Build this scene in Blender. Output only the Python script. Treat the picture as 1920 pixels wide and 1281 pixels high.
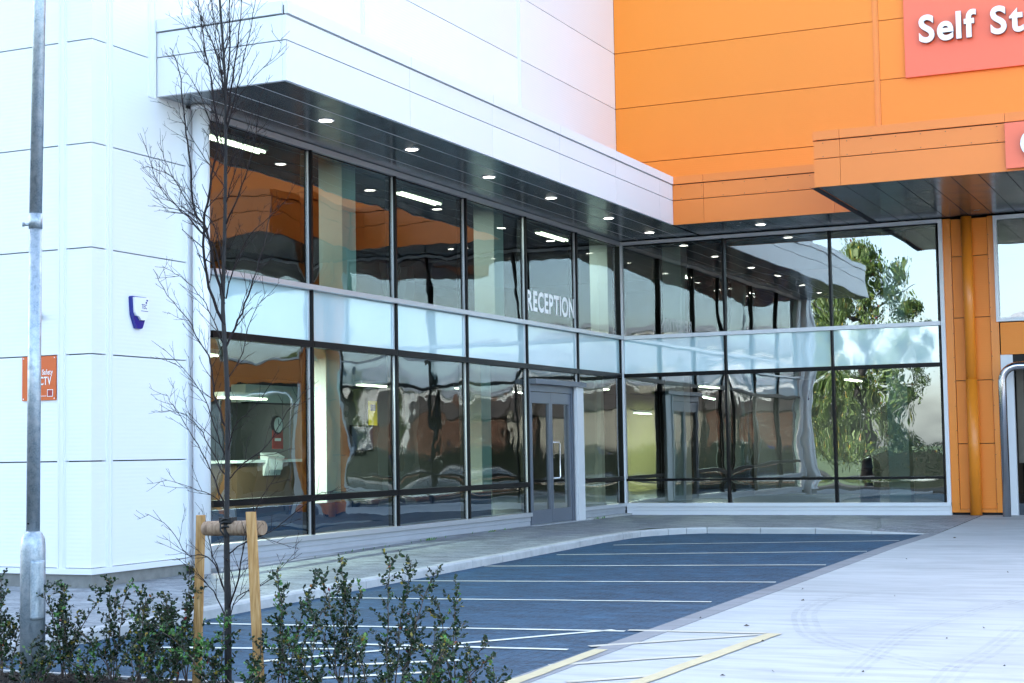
import bpy, math, random
from mathutils import Vector, Matrix
R_ = random.Random(7)
S = bpy.context.scene
for o in list(bpy.data.objects): bpy.data.objects.remove(o)
COL = S.collection

# ------------------------------------------------------------ camera, sky, sun, exposure
CAM = Vector((-31.10325, -11.69828, 1.11582))
YAW, PITCH, ROLL, FPX = 0.42727596, 0.06866671, -0.01643964, 3008.77
Fv = Vector((math.cos(PITCH)*math.cos(YAW), math.cos(PITCH)*math.sin(YAW), math.sin(PITCH)))
Rv0 = Vector((math.sin(YAW), -math.cos(YAW), 0)); Uv0 = Rv0.cross(Fv)
Rv = Rv0*math.cos(ROLL) + Uv0*math.sin(ROLL); Uv = Uv0*math.cos(ROLL) - Rv0*math.sin(ROLL)
cd = bpy.data.cameras.new('camera'); cam = bpy.data.objects.new('camera', cd); COL.objects.link(cam)
cam.matrix_world = Matrix(((Rv.x, Uv.x, -Fv.x, CAM.x), (Rv.y, Uv.y, -Fv.y, CAM.y), (Rv.z, Uv.z, -Fv.z, CAM.z), (0, 0, 0, 1)))
cd.sensor_width = 36; cd.lens = FPX/1920*36; cd.clip_start = 0.1; cd.clip_end = 3000
S.camera = cam
W = bpy.data.worlds.new("World"); S.world = W; W.use_nodes = True
wn = W.node_tree.nodes; sky = wn.new('ShaderNodeTexSky'); sky.sky_type = 'NISHITA'; sky.sun_disc = False
SUN_EL, SUN_AZ = math.radians(33), math.radians(48)
sky.sun_elevation = SUN_EL; sky.sun_rotation = SUN_AZ; sky.air_density = 0.75; sky.dust_density = 2.2; sky.ozone_density = 0.8
hs = wn.new('ShaderNodeHueSaturation'); hs.inputs['Saturation'].default_value = .85; hs.inputs['Hue'].default_value = .487
W.node_tree.links.new(sky.outputs[0], hs.inputs['Color']); W.node_tree.links.new(hs.outputs[0], wn['Background'].inputs[0]); wn['Background'].inputs[1].default_value = 0.12
sl = bpy.data.lights.new('sun', 'SUN'); sl.energy = 2.0; sl.angle = math.radians(0.5); sl.color = (1, .95, .86)
so = bpy.data.objects.new('sun', sl); COL.objects.link(so)
sd = Vector((math.cos(SUN_EL)*math.sin(SUN_AZ), math.cos(SUN_EL)*math.cos(SUN_AZ), math.sin(SUN_EL)))
so.rotation_euler = sd.to_track_quat('Z', 'Y').to_euler()
S.view_settings.view_transform = 'Standard'; S.view_settings.look = 'None'
S.view_settings.gamma = 1; S.view_settings.use_curve_mapping = False
S.view_settings.exposure = 3.12
S.render.engine = 'CYCLES'
S.cycles.max_bounces = 10; S.cycles.glossy_bounces = 6; S.cycles.transparent_max_bounces = 24; S.cycles.diffuse_bounces = 4
S.cycles.caustics_reflective = False; S.cycles.caustics_refractive = False
S.cycles.use_denoising = True

def gz(x):                                   # height of the roadway, falling gently away from the building
    return -.31 - .012*max(0.0, -x-8) + .095*min(1.0, max(0.0, (x+5.4)/5.1))
def pz(x):                                   # footway, one kerb higher
    return -.21 - .012*max(0.0, -x-8)

# ------------------------------------------------------------ object helpers
def link(name, me, mat=None, parent=None, loc=None, rot=None):
    o = bpy.data.objects.new(name, me); COL.objects.link(o)
    if mat is not None and me is not None and len(me.materials) == 0: me.materials.append(mat)
    if parent is not None: o.parent = parent
    if loc is not None: o.location = loc
    if rot is not None: o.rotation_euler = rot
    return o
def tag(o, label=None, cat=None, group=None, kind=None):
    if label: o['label'] = label
    if cat: o['category'] = cat
    if group: o['group'] = group
    if kind: o['kind'] = kind
    return o
def thing(name, label, cat, loc=(0, 0, 0), rz=0, group=None):
    o = link(name, None, loc=loc, rot=(0, 0, rz)); o.empty_display_size = .2
    return tag(o, label, cat, group)
class MB:
    def __init__(s): s.v = []; s.f = []; s.sm = []
    def add(s, vs, fs, sm=False):
        b = len(s.v); s.v += [tuple(v) for v in vs]; s.f += [tuple(i+b for i in f) for f in fs]; s.sm += [sm]*len(fs); return s
    def box(s, x0, x1, y0, y1, z0, z1):
        return s.add([(x0,y0,z0),(x1,y0,z0),(x1,y1,z0),(x0,y1,z0),(x0,y0,z1),(x1,y0,z1),(x1,y1,z1),(x0,y1,z1)],
                     [(0,3,2,1),(4,5,6,7),(0,1,5,4),(1,2,6,5),(2,3,7,6),(3,0,4,7)])
    def tube(s, pts, rad, n=8, cap=True):
        pts = [Vector(p) for p in pts]
        if not hasattr(rad, '__len__'): rad = [rad]*len(pts)
        vs = []; ref = None
        for i, p in enumerate(pts):
            d = (pts[min(i+1, len(pts)-1)] - pts[max(i-1, 0)]).normalized()
            if ref is None: ref = Vector((0,0,1)) if abs(d.z) < .9 else Vector((1,0,0))
            a = d.cross(ref).normalized(); b = a.cross(d).normalized(); ref = b
            # keep the frame continuous
            for k in range(n):
                t = 2*math.pi*k/n; vs.append(p + (a*math.cos(t) + b*math.sin(t))*rad[i])
        fs = [(i*n+k, i*n+(k+1) % n, (i+1)*n+(k+1) % n, (i+1)*n+k) for i in range(len(pts)-1) for k in range(n)]
        base = len(s.v); s.add(vs, fs, True)
        if cap:
            s.f += [tuple(base+k for k in range(n))[::-1], tuple(base+(len(pts)-1)*n+k for k in range(n))]; s.sm += [False]*2
        return s
    def prism(s, poly, d0, d1, axis='z'):      # poly of 2-D points extruded along an axis
        n = len(poly); m = {'z': lambda p, d: (p[0], p[1], d), 'y': lambda p, d: (p[0], d, p[1]), 'x': lambda p, d: (d, p[0], p[1])}[axis]
        vs = [m(p, d0) for p in poly] + [m(p, d1) for p in poly]
        return s.add(vs, [tuple(range(n)), tuple(range(2*n-1, n-1, -1))] + [(i, (i+1) % n, n+(i+1) % n, n+i) for i in range(n)])
    def mesh(s, name):
        me = bpy.data.meshes.new(name); me.from_pydata(s.v, [], s.f); me.update()
        me.polygons.foreach_set('use_smooth', s.sm); return me
    def build(s, name, mat, parent=None, loc=None, rot=None):
        me = s.mesh(name); o = link(name, me, mat, parent, loc, rot); return o
_bx = {}
def sbox(name, mat, x0, x1, y0, y1, z0, z1, parent=None, bev=0):   # box placed at its centre; equal boxes share one mesh
    k = (round(x1-x0, 3), round(y1-y0, 3), round(z1-z0, 3), mat.name, bev)
    if k not in _bx:
        a, b, c = (x1-x0)/2, (y1-y0)/2, (z1-z0)/2
        me = MB().box(-a, a, -b, b, -c, c).mesh(name); me.materials.append(mat)
        if bev:
            import bmesh
            bm = bmesh.new(); bm.from_mesh(me); bmesh.ops.bevel(bm, geom=bm.edges[:], offset=bev, segments=1, affect='EDGES'); bm.to_mesh(me); bm.free()
        _bx[k] = me
    return link(name, _bx[k], None, parent, ((x0+x1)/2, (y0+y1)/2, (z0+z1)/2))

def ray(u, v): return (Fv + Rv*((u-960)/FPX) - Uv*((v-640.5)/FPX))
def PX(u, v, x):                              # point of the photograph on the upright plane at distance x
    r = ray(u, v); t = (x-CAM.x)/r.x; return CAM + r*t
def GP(u, v):                                 # point of the photograph on the roadway
    r = ray(u, v); z = -.35
    for _ in range(12):
        t = (z-CAM.z)/r.z; p = CAM + r*t; z = gz(p.x)
    return Vector((p.x, p.y, z))

# ------------------------------------------------------------ materials
class NT:
    def __init__(s, name):
        s.m = bpy.data.materials.new(name); s.m.use_nodes = True; s.t = s.m.node_tree; s.n = s.t.nodes
        s.b = s.n['Principled BSDF']; s.out = s.n['Material Output']
    def node(s, typ, **kw):
        n = s.n.new(typ)
        for k, v in kw.items():
            if k in n.inputs: n.inputs[k].default_value = v
            else: setattr(n, k, v)
        return n
    def l(s, a, b): s.t.links.new(a, b)
    def pos(s): return s.node('ShaderNodeNewGeometry').outputs['Position']
    def noise(s, scale, detail=4, vec=None, rough=.55, stretch=None):
        v = vec or s.pos()
        if stretch:
            m = s.node('ShaderNodeMapping'); m.inputs['Scale'].default_value = stretch; s.l(v, m.inputs[0]); v = m.outputs[0]
        n = s.node('ShaderNodeTexNoise', Scale=scale, Detail=detail, Roughness=rough); s.l(v, n.inputs['Vector']); return n.outputs['Fac']
    def ramp(s, fac, stops):
        r = s.node('ShaderNodeValToRGB'); e = r.color_ramp.elements
        while len(e) < len(stops): e.new(.5)
        for i, (p, c) in enumerate(stops):
            e[i].position = p; e[i].color = (*c, 1) if len(c) == 3 else c
        s.l(fac, r.inputs[0]); return r.outputs[0]
    def mix(s, fac, a, b, bt='MIX'):
        m = s.node('ShaderNodeMix', data_type='RGBA', blend_type=bt)
        for sock, v in ((0, fac), (6, a), (7, b)):
            if hasattr(v, 'links'): s.l(v, m.inputs[sock])
            else: m.inputs[sock].default_value = (*v, 1) if hasattr(v, '__len__') and len(v) == 3 else v
        return m.outputs[2]
    def math(s, op, a, b=0.0):
        m = s.node('ShaderNodeMath', operation=op)
        for i, v in enumerate((a, b)):
            if hasattr(v, 'links'): s.l(v, m.inputs[i])
            else: m.inputs[i].default_value = v
        return m.outputs[0]
    def bump(s, h, strength=.3, dist=.01, prev=None):
        b = s.node('ShaderNodeBump', Strength=strength, Distance=dist); s.l(h, b.inputs['Height'])
        if prev is not None: s.l(prev, b.inputs['Normal'])
        return b.outputs[0]
    def set(s, col=None, rough=None, metal=None, spec=None, nor=None, emit=None, es=None):
        for k, v in (('Base Color', col), ('Roughness', rough), ('Metallic', metal), ('Specular IOR Level', spec), ('Normal', nor), ('Emission Color', emit), ('Emission Strength', es)):
            if v is None: continue
            i = s.b.inputs[k]
            if hasattr(v, 'links'): s.l(v, i)
            else: i.default_value = (*v, 1) if hasattr(v, '__len__') else v
        return s.m
def vary(c, a): return tuple(min(1, x*a) for x in c)
def simple(name, c, rough=.5, metal=0, spec=.5, var=.12, scale=3, emit=None, es=None, bump=0, bscale=60):
    t = NT(name); col = t.mix(t.noise(scale, 5), vary(c, 1-var), vary(c, 1+var))
    nor = t.bump(t.noise(bscale, 3), .5, bump) if bump else None
    return t.set(col, rough, metal, spec, nor, emit, es)
def cladding(name, c, rough=.42, spec=.4, ribs=True, obj_var=.03):
    t = NT(name); p = t.pos()
    oi = t.node('ShaderNodeObjectInfo').outputs['Random']
    base = t.mix(oi, vary(c, 1-obj_var), vary(c, 1+obj_var))
    dirt = t.noise(.9, 5, stretch=(1, 1, .25)); col = t.mix(t.math('MULTIPLY', dirt, .10), base, vary(c, .62))
    sx = t.node('ShaderNodeSeparateXYZ'); t.l(p, sx.inputs[0])
    prev = t.bump(t.noise(1.6, 2), .6, .004)
    if ribs:
        w = t.math('SINE', t.math('MULTIPLY', sx.outputs[2], 2*math.pi/.045))
        prev = t.bump(w, .35, .0010, prev)
    return t.set(col, rough, 0, spec, prev)
M = {}
M['white'] = cladding('white_cladding', (.80, .81, .82))
M['whitesmooth'] = cladding('white_coated_metal', (.80, .81, .83), .35, .4, False)
M['orange'] = cladding('orange_cladding', (.89, .262, .024), .45, .4)
M['orangesmooth'] = cladding('orange_coated_metal', (.86, .225, .035), .36, .4, False)
M['orangeflash'] = simple('orange_flashing', (.84, .25, .02), .3, var=.05)
M['gap'] = simple('dark_joint', (.03, .03, .035), .8)
M['backing'] = simple('backing_wall', (.10, .09, .08), .9)
def soffit(name, c):
    t = NT(name); oi = t.node('ShaderNodeObjectInfo').outputs['Random']
    col = t.mix(oi, vary(c, .85), vary(c, 1.15))
    return t.set(col, t.ramp(t.noise(2.5, 4), [(.3, (.16,)*3), (.8, (.3,)*3)]), .75, .5, t.bump(t.noise(1.3, 2), .5, .01))
M['soffit'] = soffit('dark_grey_soffit', (.22, .265, .30))
M['alu'] = simple('satin_aluminium', (.62, .63, .66), .32, .55, var=.05)
M['aluwhite'] = simple('white_frame', (.74, .75, .78), .35, 0, var=.04)
M['black'] = simple('black_frame', (.004, .004, .005), .35, 0, .2)
M['greydoor'] = simple('grey_door_frame', (.15, .17, .21), .35, .3, var=.05)
M['concrete_plinth'] = simple('weathered_plinth', (.20, .20, .19), .85, var=.4, scale=9, bump=.004)
M['kerb'] = None
M['sill'] = simple('grey_sill', (.42, .44, .48), .5, .1)
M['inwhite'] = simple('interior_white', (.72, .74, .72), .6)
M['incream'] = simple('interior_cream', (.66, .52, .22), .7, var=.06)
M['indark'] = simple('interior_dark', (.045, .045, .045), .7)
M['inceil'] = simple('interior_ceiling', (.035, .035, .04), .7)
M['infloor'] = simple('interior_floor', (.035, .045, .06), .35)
M['reflblue'] = simple('reflection_blue', (.02, .05, .18), .5)
M['red'] = simple('red_notice', (.35, .03, .02), .5)
M['signorange'] = simple('sign_orange', (.62, .10, .008), .4, var=.03)
M['signpink'] = simple('sign_salmon', (.90, .16, .075), .4, var=.03, scale=.8)
M['letter'] = simple('letter_white', (.85, .85, .85), .35, var=.02)
M['vinyl'] = simple('white_vinyl', (.96, .96, .96), .12, spec=.9, var=.01)
M['letterside'] = simple('letter_side', (.16, .17, .2), .5)
M['navy'] = simple('navy_plastic', (.01, .015, .22), .2, spec=.6)
M['darkblue'] = simple('dark_blue_plastic', (.01, .02, .05), .4)
M['lampglow'] = simple('lamp_glow', (1, 1, 1), .5, emit=(1, .97, .86), es=1.5)
M['tubeglow'] = simple('tube_glow', (1, 1, 1), .5, emit=(1, .93, .70), es=.8)
M['steel'] = simple('polished_steel', (.55, .55, .58), .16, 1, var=.05)
M['handle'] = simple('brushed_steel', (.7, .7, .72), .25, 1, var=.03)
M['paint'] = simple('white_line_paint', (.66, .67, .60), .7, var=.35, scale=7)
M['cream'] = simple('cream_line_paint', (.52, .45, .28), .65, var=.2, scale=10)
M['creamworn'] = simple('worn_cream_paint', (.50, .475, .40), .7, var=.15, scale=10)
M['bark'] = simple('young_bark', (.020, .018, .018), .8, var=.5, scale=30, bump=.003)
M['twig'] = simple('twig_bark', (.016, .011, .012), .7, spec=.2, var=.4, scale=20)
M['budleaf'] = simple('withered_leaf', (.06, .045, .03), .6)
M['rubber'] = simple('black_rubber', (.012, .012, .012), .7)
M['soil'] = simple('mulch_soil', (.014, .011, .009), .95, var=.6, scale=25, bump=.03, bscale=35)
M['chip'] = simple('bark_chip', (.030, .021, .015), .9, var=.6, scale=30)
M['stem'] = simple('shrub_stem', (.10, .07, .055), .7, var=.4, scale=20)

def mk_galv():
    t = NT('galvanised_steel'); v = t.node('ShaderNodeTexVoronoi', Scale=75.0); t.l(t.pos(), v.inputs['Vector'])
    sp = t.mix(t.math('MULTIPLY', v.outputs['Distance'], .9), (.44, .51, .57), (.22, .28, .34))
    col = t.mix(t.ramp(t.noise(18, 5), [(.38, (0,)*3), (.7, (1,)*3)]), sp, (.50, .54, .58))
    col = t.mix(t.ramp(t.noise(22, 6, stretch=(1, 1, .5)), [(.56, (0,)*3), (.70, (.7,)*3)]), col, (.20, .24, .28))
    return t.set(col, t.ramp(t.noise(25, 3), [(.3, (.30,)*3), (.7, (.5,)*3)]), .55, .5, t.bump(t.noise(60, 3), .3, .002))
M['galv'] = mk_galv()
def mk_wood(name, c1, c2, c3):
    t = NT(name); p = t.node('ShaderNodeTexCoord').outputs['Object']
    g = t.noise(9, 6, vec=p, stretch=(6, 6, .5), rough=.6)
    col = t.ramp(g, [(.25, c1), (.5, c2), (.75, c3)])
    k = t.node('ShaderNodeTexVoronoi', Scale=2.4); m = t.node('ShaderNodeMapping'); m.inputs['Scale'].default_value = (1.5, 1.5, 1); t.l(p, m.inputs[0]); t.l(m.outputs[0], k.inputs['Vector'])
    col = t.mix(t.ramp(k.outputs['Distance'], [(.06, (1,)*3), (.16, (0,)*3)]), col, vary(c1, .4))
    return t.set(col, .75, 0, .3, t.bump(g, .6, .004))
M['stake'] = mk_wood('softwood', (.24, .11, .035), (.46, .25, .09), (.60, .38, .18))
M['rail'] = mk_wood('grey_softwood', (.16, .10, .065), (.30, .20, .13), (.42, .32, .24))

def mk_paver(name, c1, c2, c3, bs=.2, rough=.62):
    t = NT(name); p = t.pos(); m = t.node('ShaderNodeMapping'); m.inputs['Scale'].default_value = (1, 1, 0); t.l(p, m.inputs[0])
    b = t.node('ShaderNodeTexBrick'); b.offset = .5; b.inputs['Scale'].default_value = 1
    b.inputs['Brick Width'].default_value = bs; b.inputs['Row Height'].default_value = bs/2; b.inputs['Mortar Size'].default_value = .006; b.inputs['Mortar Smooth'].default_value = .4
    b.inputs['Color1'].default_value = (*c1, 1); b.inputs['Color2'].default_value = (*c2, 1); b.inputs['Mortar'].default_value = (*c3, 1)
    t.l(m.outputs[0], b.inputs['Vector'])
    big = t.noise(.35, 5); col = t.mix(t.ramp(big, [(.35, (0,)*3), (.7, (.55,)*3)]), b.outputs['Color'], vary(c1, 1.7))
    blo = t.ramp(t.noise(5, 6, stretch=(1, .35, 1)), [(.40, (0,)*3), (.62, (1,)*3)]); col = t.mix(t.math('MULTIPLY', blo, .75), col, vary(c1, .4))
    blo = t.ramp(t.noise(9, 6, stretch=(1, .3, 1), rough=.7), [(.52, (0,)*3), (.72, (1,)*3)]); col = t.mix(t.math('MULTIPLY', blo, .7), col, vary(c2, 2.1))
    fine = t.ramp(t.noise(28, 5), [(.35, (0,)*3), (.75, (1,)*3)])
    col = t.mix(t.math('MULTIPLY', fine, .5), col, vary(c2, 1.9))
    spk = t.ramp(t.noise(140, 2), [(.70, (0,)*3), (.78, (1,)*3)]); col = t.mix(spk, col, (.35, .38, .42))
    n = t.bump(b.outputs['Fac'], .6, -.006); n = t.bump(t.noise(40, 4), .5, .006, n); n = t.bump(t.noise(2.2, 3), .5, .02, n)
    return t.set(col, rough, 0, .3, n)
M['paver_dark'] = mk_paver('charcoal_block_paving', (.013, .046, .088), (.024, .068, .120), (.005, .011, .020), rough=.75)
M['paver_grey'] = mk_paver('grey_block_paving', (.19, .20, .215), (.25, .26, .275), (.10, .105, .11))
def mk_concrete(name, c, stain=.5):
    t = NT(name)
    a = t.ramp(t.noise(.6, 6, stretch=(1, .28, 1)), [(.42, (0,)*3), (.72, (1,)*3)])
    col = t.mix(t.math('MULTIPLY', a, stain*.5), c, vary(c, .62))
    pt = t.ramp(t.noise(1.7, 7, stretch=(1, .5, 1), rough=.7), [(.50, (0,)*3), (.70, (1,)*3)]); col = t.mix(t.math('MULTIPLY', pt, .45*stain), col, vary(c, .55))
    b = t.ramp(t.noise(7, 6, stretch=(1, .12, 1)), [(.45, (0,)*3), (.8, (1,)*3)])       # brushed finish and scuffs
    col = t.mix(t.math('MULTIPLY', b, stain), col, vary(c, .66))
    d = t.ramp(t.noise(16, 3), [(.70, (0,)*3), (.76, (1,)*3)]); col = t.mix(t.math('MULTIPLY', d, .3*stain), col, (.16, .16, .17))
    return t.set(col, .75, 0, .3, t.bump(t.noise(50, 4, stretch=(1, .2, 1)), .5, .004))
M['concrete'] = mk_concrete('pale_concrete', (.46, .475, .485), .95)
M['kerb'] = mk_concrete('kerb_concrete', (.50, .50, .50), .8)
M['channel'] = mk_concrete('channel_concrete', (.26, .27, .29), .9)
M['asphalt'] = simple('asphalt', (.035, .036, .040), .85, var=.3, scale=8, bump=.004)
M['grass'] = simple('rough_grass', (.06, .10, .03), .9, var=.5, scale=2)

def mk_leaf(name, c, c2, rough=.35):
    t = NT(name); oi = t.node('ShaderNodeNewGeometry').outputs['Random Per Island']
    col = t.ramp(oi, [(0, c), (.6, c2), (.93, vary(c2, 1.6)), (.988, (.34, .26, .03)), (.997, (.25, .02, .03))])
    t.set(col, rough, 0, .5)
    tr = t.node('ShaderNodeBsdfTranslucent'); t.l(col, tr.inputs[0]); ms = t.node('ShaderNodeMixShader'); ms.inputs[0].default_value = .22
    t.l(t.b.outputs[0], ms.inputs[1]); t.l(tr.outputs[0], ms.inputs[2]); t.l(ms.outputs[0], t.out.inputs[0]); return t.m
M['leaf'] = mk_leaf('shrub_leaf', (.006, .016, .006), (.018, .044, .013))
M['freshleaf'] = mk_leaf('fresh_leaf', (.045, .13, .03), (.09, .22, .05))
M['treeleaf'] = mk_leaf('tree_leaf', (.030, .070, .014), (.080, .135, .028), .5)

def mk_glass(name, tint, ior=1.75, amp=.006, namp=.003, haze=0.0, nscale=.7):
    """Thin glazing: tinted see-through plus a mirror layer by Fresnel; bowed and rippled like tempered panes."""
    t = NT(name); t.n.remove(t.b)
    uv = t.node('ShaderNodeUVMap'); s = t.node('ShaderNodeSeparateXYZ'); t.l(uv.outputs[0], s.inputs[0])
    def bow(o):
        q = t.math('SUBTRACT', t.math('MULTIPLY', o, 2), 1); q = t.math('MULTIPLY', q, q)
        return t.math('SUBTRACT', 1, t.math('MULTIPLY', q, q))
    oi = t.node('ShaderNodeObjectInfo').outputs['Random']
    sgn = t.math('ADD', t.math('MULTIPLY', oi, 1.0), .35)
    h = t.math('MULTIPLY', t.math('MULTIPLY', bow(s.outputs[0]), bow(s.outputs[1])), sgn)
    nor = t.bump(h, 1, amp)
    nor = t.bump(t.noise(nscale, 2, stretch=(1, 1, 1.3), rough=.4), 1, namp*4, nor)
    nor = t.bump(t.noise(3.2, 1), 1, namp*.22, nor)
    fr = t.node('ShaderNodeFresnel', IOR=ior); t.l(nor, fr.inputs['Normal'])
    gl = t.node('ShaderNodeBsdfGlossy', Roughness=0.0); gl.inputs[0].default_value = (.95, 1, .99, 1); t.l(nor, gl.inputs['Normal'])
    tr = t.node('ShaderNodeBsdfTransparent'); tr.inputs[0].default_value = (*tint, 1)
    ms = t.node('ShaderNodeMixShader'); t.l(fr.outputs[0], ms.inputs[0]); t.l(tr.outputs[0], ms.inputs[1]); t.l(gl.outputs[0], ms.inputs[2])
    t.l(ms.outputs[0], t.out.inputs[0]); return t.m
M['glass'] = mk_glass('green_tinted_glass', (.60, .86, .80), 2.45, .008, .003)
M['glassB'] = mk_glass('grey_tinted_glass', (.60, .82, .80), 3.2, .003, .0011)
M['glasslow'] = mk_glass('rippled_glass', (.60, .86, .79), 2.45, .009, .0035)
M['glasslowB'] = mk_glass('rippled_grey_glass', (.62, .80, .78), 3.1, .004, .0015)
M['doorglass'] = mk_glass('door_glass', (.6, .72, .70), 2.3, .001, .0006)
def mk_spandrel():
    t = NT('pale_blue_spandrel_glass'); col = t.mix(t.noise(.8, 3), (.46, .66, .71), (.60, .79, .83))
    m = t.set(col, .03, 0, .8, t.bump(t.noise(.9, 2), .5, .008)); t.b.inputs['IOR'].default_value = 2.3; return m
M['spandrel'] = mk_spandrel()

# ------------------------------------------------------------ ground
def sheet(name, polys, mat, kind='structure'):     # polys: lists of (x, y, z)
    b = MB()
    for p in polys: b.add(p, [tuple(range(len(p)))])
    o = b.build(name, mat); tag(o, kind=kind); return o
xs = [-500, -200, -90, -60, -44]
sheet('terrain', [[(-900, -900, -1.0), (900, -900, -1.0), (900, 900, -1.0), (-900, 900, -1.0)]], M['grass'])
def strip_poly(x0, x1, y0, y1, off, n=12, zf=gz):
    out = []
    for i in range(n):
        a = x0 + (x1-x0)*i/n; b = x0 + (x1-x0)*(i+1)/n
        out.append([(a, y0, zf(a)+off), (b, y0, zf(b)+off), (b, y1, zf(b)+off), (a, y1, zf(a)+off)])
    return out
EDGE = -6.97
# roadway of charcoal blocks, apron of concrete, footways
sheet('parking_paving', strip_poly(-21.61, -8, EDGE, -2.2, 0) + strip_poly(-8, -4.8, EDGE, -2.2, 0, 4), M['paver_dark'])
sheet('concrete_apron', strip_poly(-27, -8, -60, EDGE-.2, 0.004) + strip_poly(-8, 2.5, -60, EDGE-.2, 0.004, 12), M['concrete'])
sheet('back_road', strip_poly(-75, -34, -90, 90, -.002, 6) + strip_poly(-34, -27, -90, EDGE-.2, -.002, 2), M['asphalt'])
KY = -2.45                                     # back of the kerb along the long wall
sheet('footway', strip_poly(-21.61, -8, KY, 60, 0, 12, pz) + strip_poly(-8, -5.35, KY, 2, 0, 1, pz) +
      [[(-5.35, KY, pz(0)), (.2, KY, pz(0)), (.2, 2, pz(0)), (-5.35, 2, pz(0))]] +
      [[(-4.97, KY-.45, pz(0)), (-5.2, KY-.2, pz(0)), (-5.35, KY, pz(0)), (.2, KY, pz(0)), (.2, -5.2, pz(0)), (-4.95, -5.2, pz(0))], [(-4.95, -5.2, pz(0)), (.2, -5.2, pz(0)), (.2, -6.2, pz(0)), (-4.5, -6.2, pz(0)), (-5.0, -6.2, pz(0)-.06)]] +
      [[(-5.0+a*.5, -6.2, pz(0)-(.06 if a == 0 else 0)), (-4.5+a*.5, -6.2, pz(0)), (-4.5+a*.5, EDGE-.2, gz(-4.5+a*.5)+.011), (-5.0+a*.5, EDGE-.2, gz(-5.0+a*.5)+.011)] for a in range(11)], M['paver_grey'])
# kerb stones
def stone(path, wid=.14, top=pz, drop=0.0):
    (x0, y0), (x1, y1) = path; d = Vector((x1-x0, y1-y0)); L = d.length; d.normalize(); nrm = Vector((-d.y, d.x))
    g = .004; j = lambda: R_.uniform(-.003, .003)
    b = MB(); jz = j()
    A = Vector((x0, y0)) + d*g; B = Vector((x1, y1)) - d*g
    za, zb = top(x0)+.006+jz-drop[0] if drop else top(x0)+.006+jz, top(x1)+.006+jz-(drop[1] if drop else 0)
    vs = []
    for P, z in ((A, za), (B, zb)):
        q0 = P + nrm*j(); q1 = P + nrm*(wid)
        vs += [(q0.x, q0.y, z-.34), (q0.x, q0.y, z-.022), (q0.x+nrm.x*.016, q0.y+nrm.y*.016, z), (q1.x, q1.y, z), (q1.x, q1.y, z-.34)]
    b.add(vs, [(0, 1, 2, 3, 4), (9, 8, 7, 6, 5), (0, 5, 6, 1), (1, 6, 7, 2), (2, 7, 8, 3), (3, 8, 9, 4)])
    return b
kerb = link('kerb', None); tag(kerb, kind='structure')
x = -21.6
while x < -6.9:
    x1 = min(x+.915, -6.55) if x+.915 < -6.7 else -6.55
    stone(((x, KY-.15), (x1, KY-.15))).build('kerb_stone', M['kerb'], kerb); x = x1
arc = [(-6.55, KY-.15), (-6.2, KY-.17), (-5.86, KY-.26), (-5.55, KY-.42), (-5.28, KY-.65), (-5.1, KY-.95)]
for a, b_ in zip(arc, arc[1:]): stone((a, b_)).build('kerb_stone', M['kerb'], kerb)
y = KY-.95; n = 0
while y > -6.4:
    y1 = y-.915; dr = (0, 0) if y1 > -5.6 else ((0, .05) if y > -5.4 else (.05, .088))
    stone(((-5.10+.02*n, y), (-5.10+.02*(n+1), y1)), drop=dr).build('kerb_stone', M['kerb'], kerb); y = y1; n += 1
# flush channel between blocks and concrete
ch = link('drain_channel', None); tag(ch, kind='structure')
x = -27.0; i = 0
while x < -5.4:
    x1 = x+.9; MB().add([(x+.004, EDGE-.2, gz(x)+.009), (x1-.004, EDGE-.2, gz(x1)+.009), (x1-.004, EDGE, gz(x1)+.009), (x+.004, EDGE, gz(x)+.009),
        (x+.004, EDGE-.2, gz(x)-.1), (x1-.004, EDGE-.2, gz(x1)-.1), (x1-.004, EDGE, gz(x1)-.1), (x+.004, EDGE, gz(x)-.1)],
        [(0,1,2,3),(7,6,5,4),(4,5,1,0),(5,6,2,1),(6,7,3,2),(7,4,0,3)]).build('channel_block', M['channel'], ch); x = x1

# painted lines (worn edges)
lines = link('road_markings', None); tag(lines, kind='structure')
def line(p, q, w, mat, name='painted_line', off=.016, seg=.25):
    p = Vector((p[0], p[1])); q = Vector((q[0], q[1])); d = (q-p); L = d.length; d.normalize(); n = Vector((-d.y, d.x)); k = max(2, int(L/seg)); b = MB(); vs = []
    for i in range(k+1):
        c = p + d*(L*i/k); wob = R_.uniform(-.007, .007)
        for s_ in (-1, 1):
            e = c + n*(s_*w/2 + R_.uniform(-.006, .006) + wob*.6); vs.append((e.x, e.y, gz(e.x)+off))
    b.add(vs, [(2*i, 2*i+1, 2*i+3, 2*i+2) for i in range(k)]); return b.build(name, mat, lines)
PL = [((1150,1022.8),(1686,1014.4)), ((1044,1041),(1625.6,1034.5)), ((908,1062.4),(1549,1060)), ((768,1090),(1455,1092.5)), ((560,1121),(1334,1129.5))]
for a, b_ in PL:
    line(GP(*a), GP(*b_), .07, M['paint'], off=.006)
def pl(a, b_, w=.075, mat='paint', off=.006): line(GP(*a), GP(*b_), w, M[mat], off=off)
pl((380, 1170), (1172, 1184.5)); pl((560, 1206), (1065, 1219)); pl((480, 1242), (1150, 1182)); pl((560, 1252), (862, 1239)); pl((560, 1275), (800, 1262))
pl((300, 1215), (640, 1218))
line(GP(1178, 1183.5), GP(1436, 1189), .09, M['creamworn'], off=.0095)
line(GP(1105, 1214), GP(1420, 1192), .09, M['creamworn'], off=.0100)
line(GP(1030, 1250), GP(1350, 1228), .09, M['creamworn'], off=.0100)
line(GP(1062, 1281), GP(1240, 1268), .09, M['creamworn'], off=.0100)
line(GP(1452, 1190), GP(1100, 1318), .125, M['cream'], off=.0115)
line((-19.3, -7.05), (-23.5, -7.10), .11, M['cream'], off=.0135)
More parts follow.
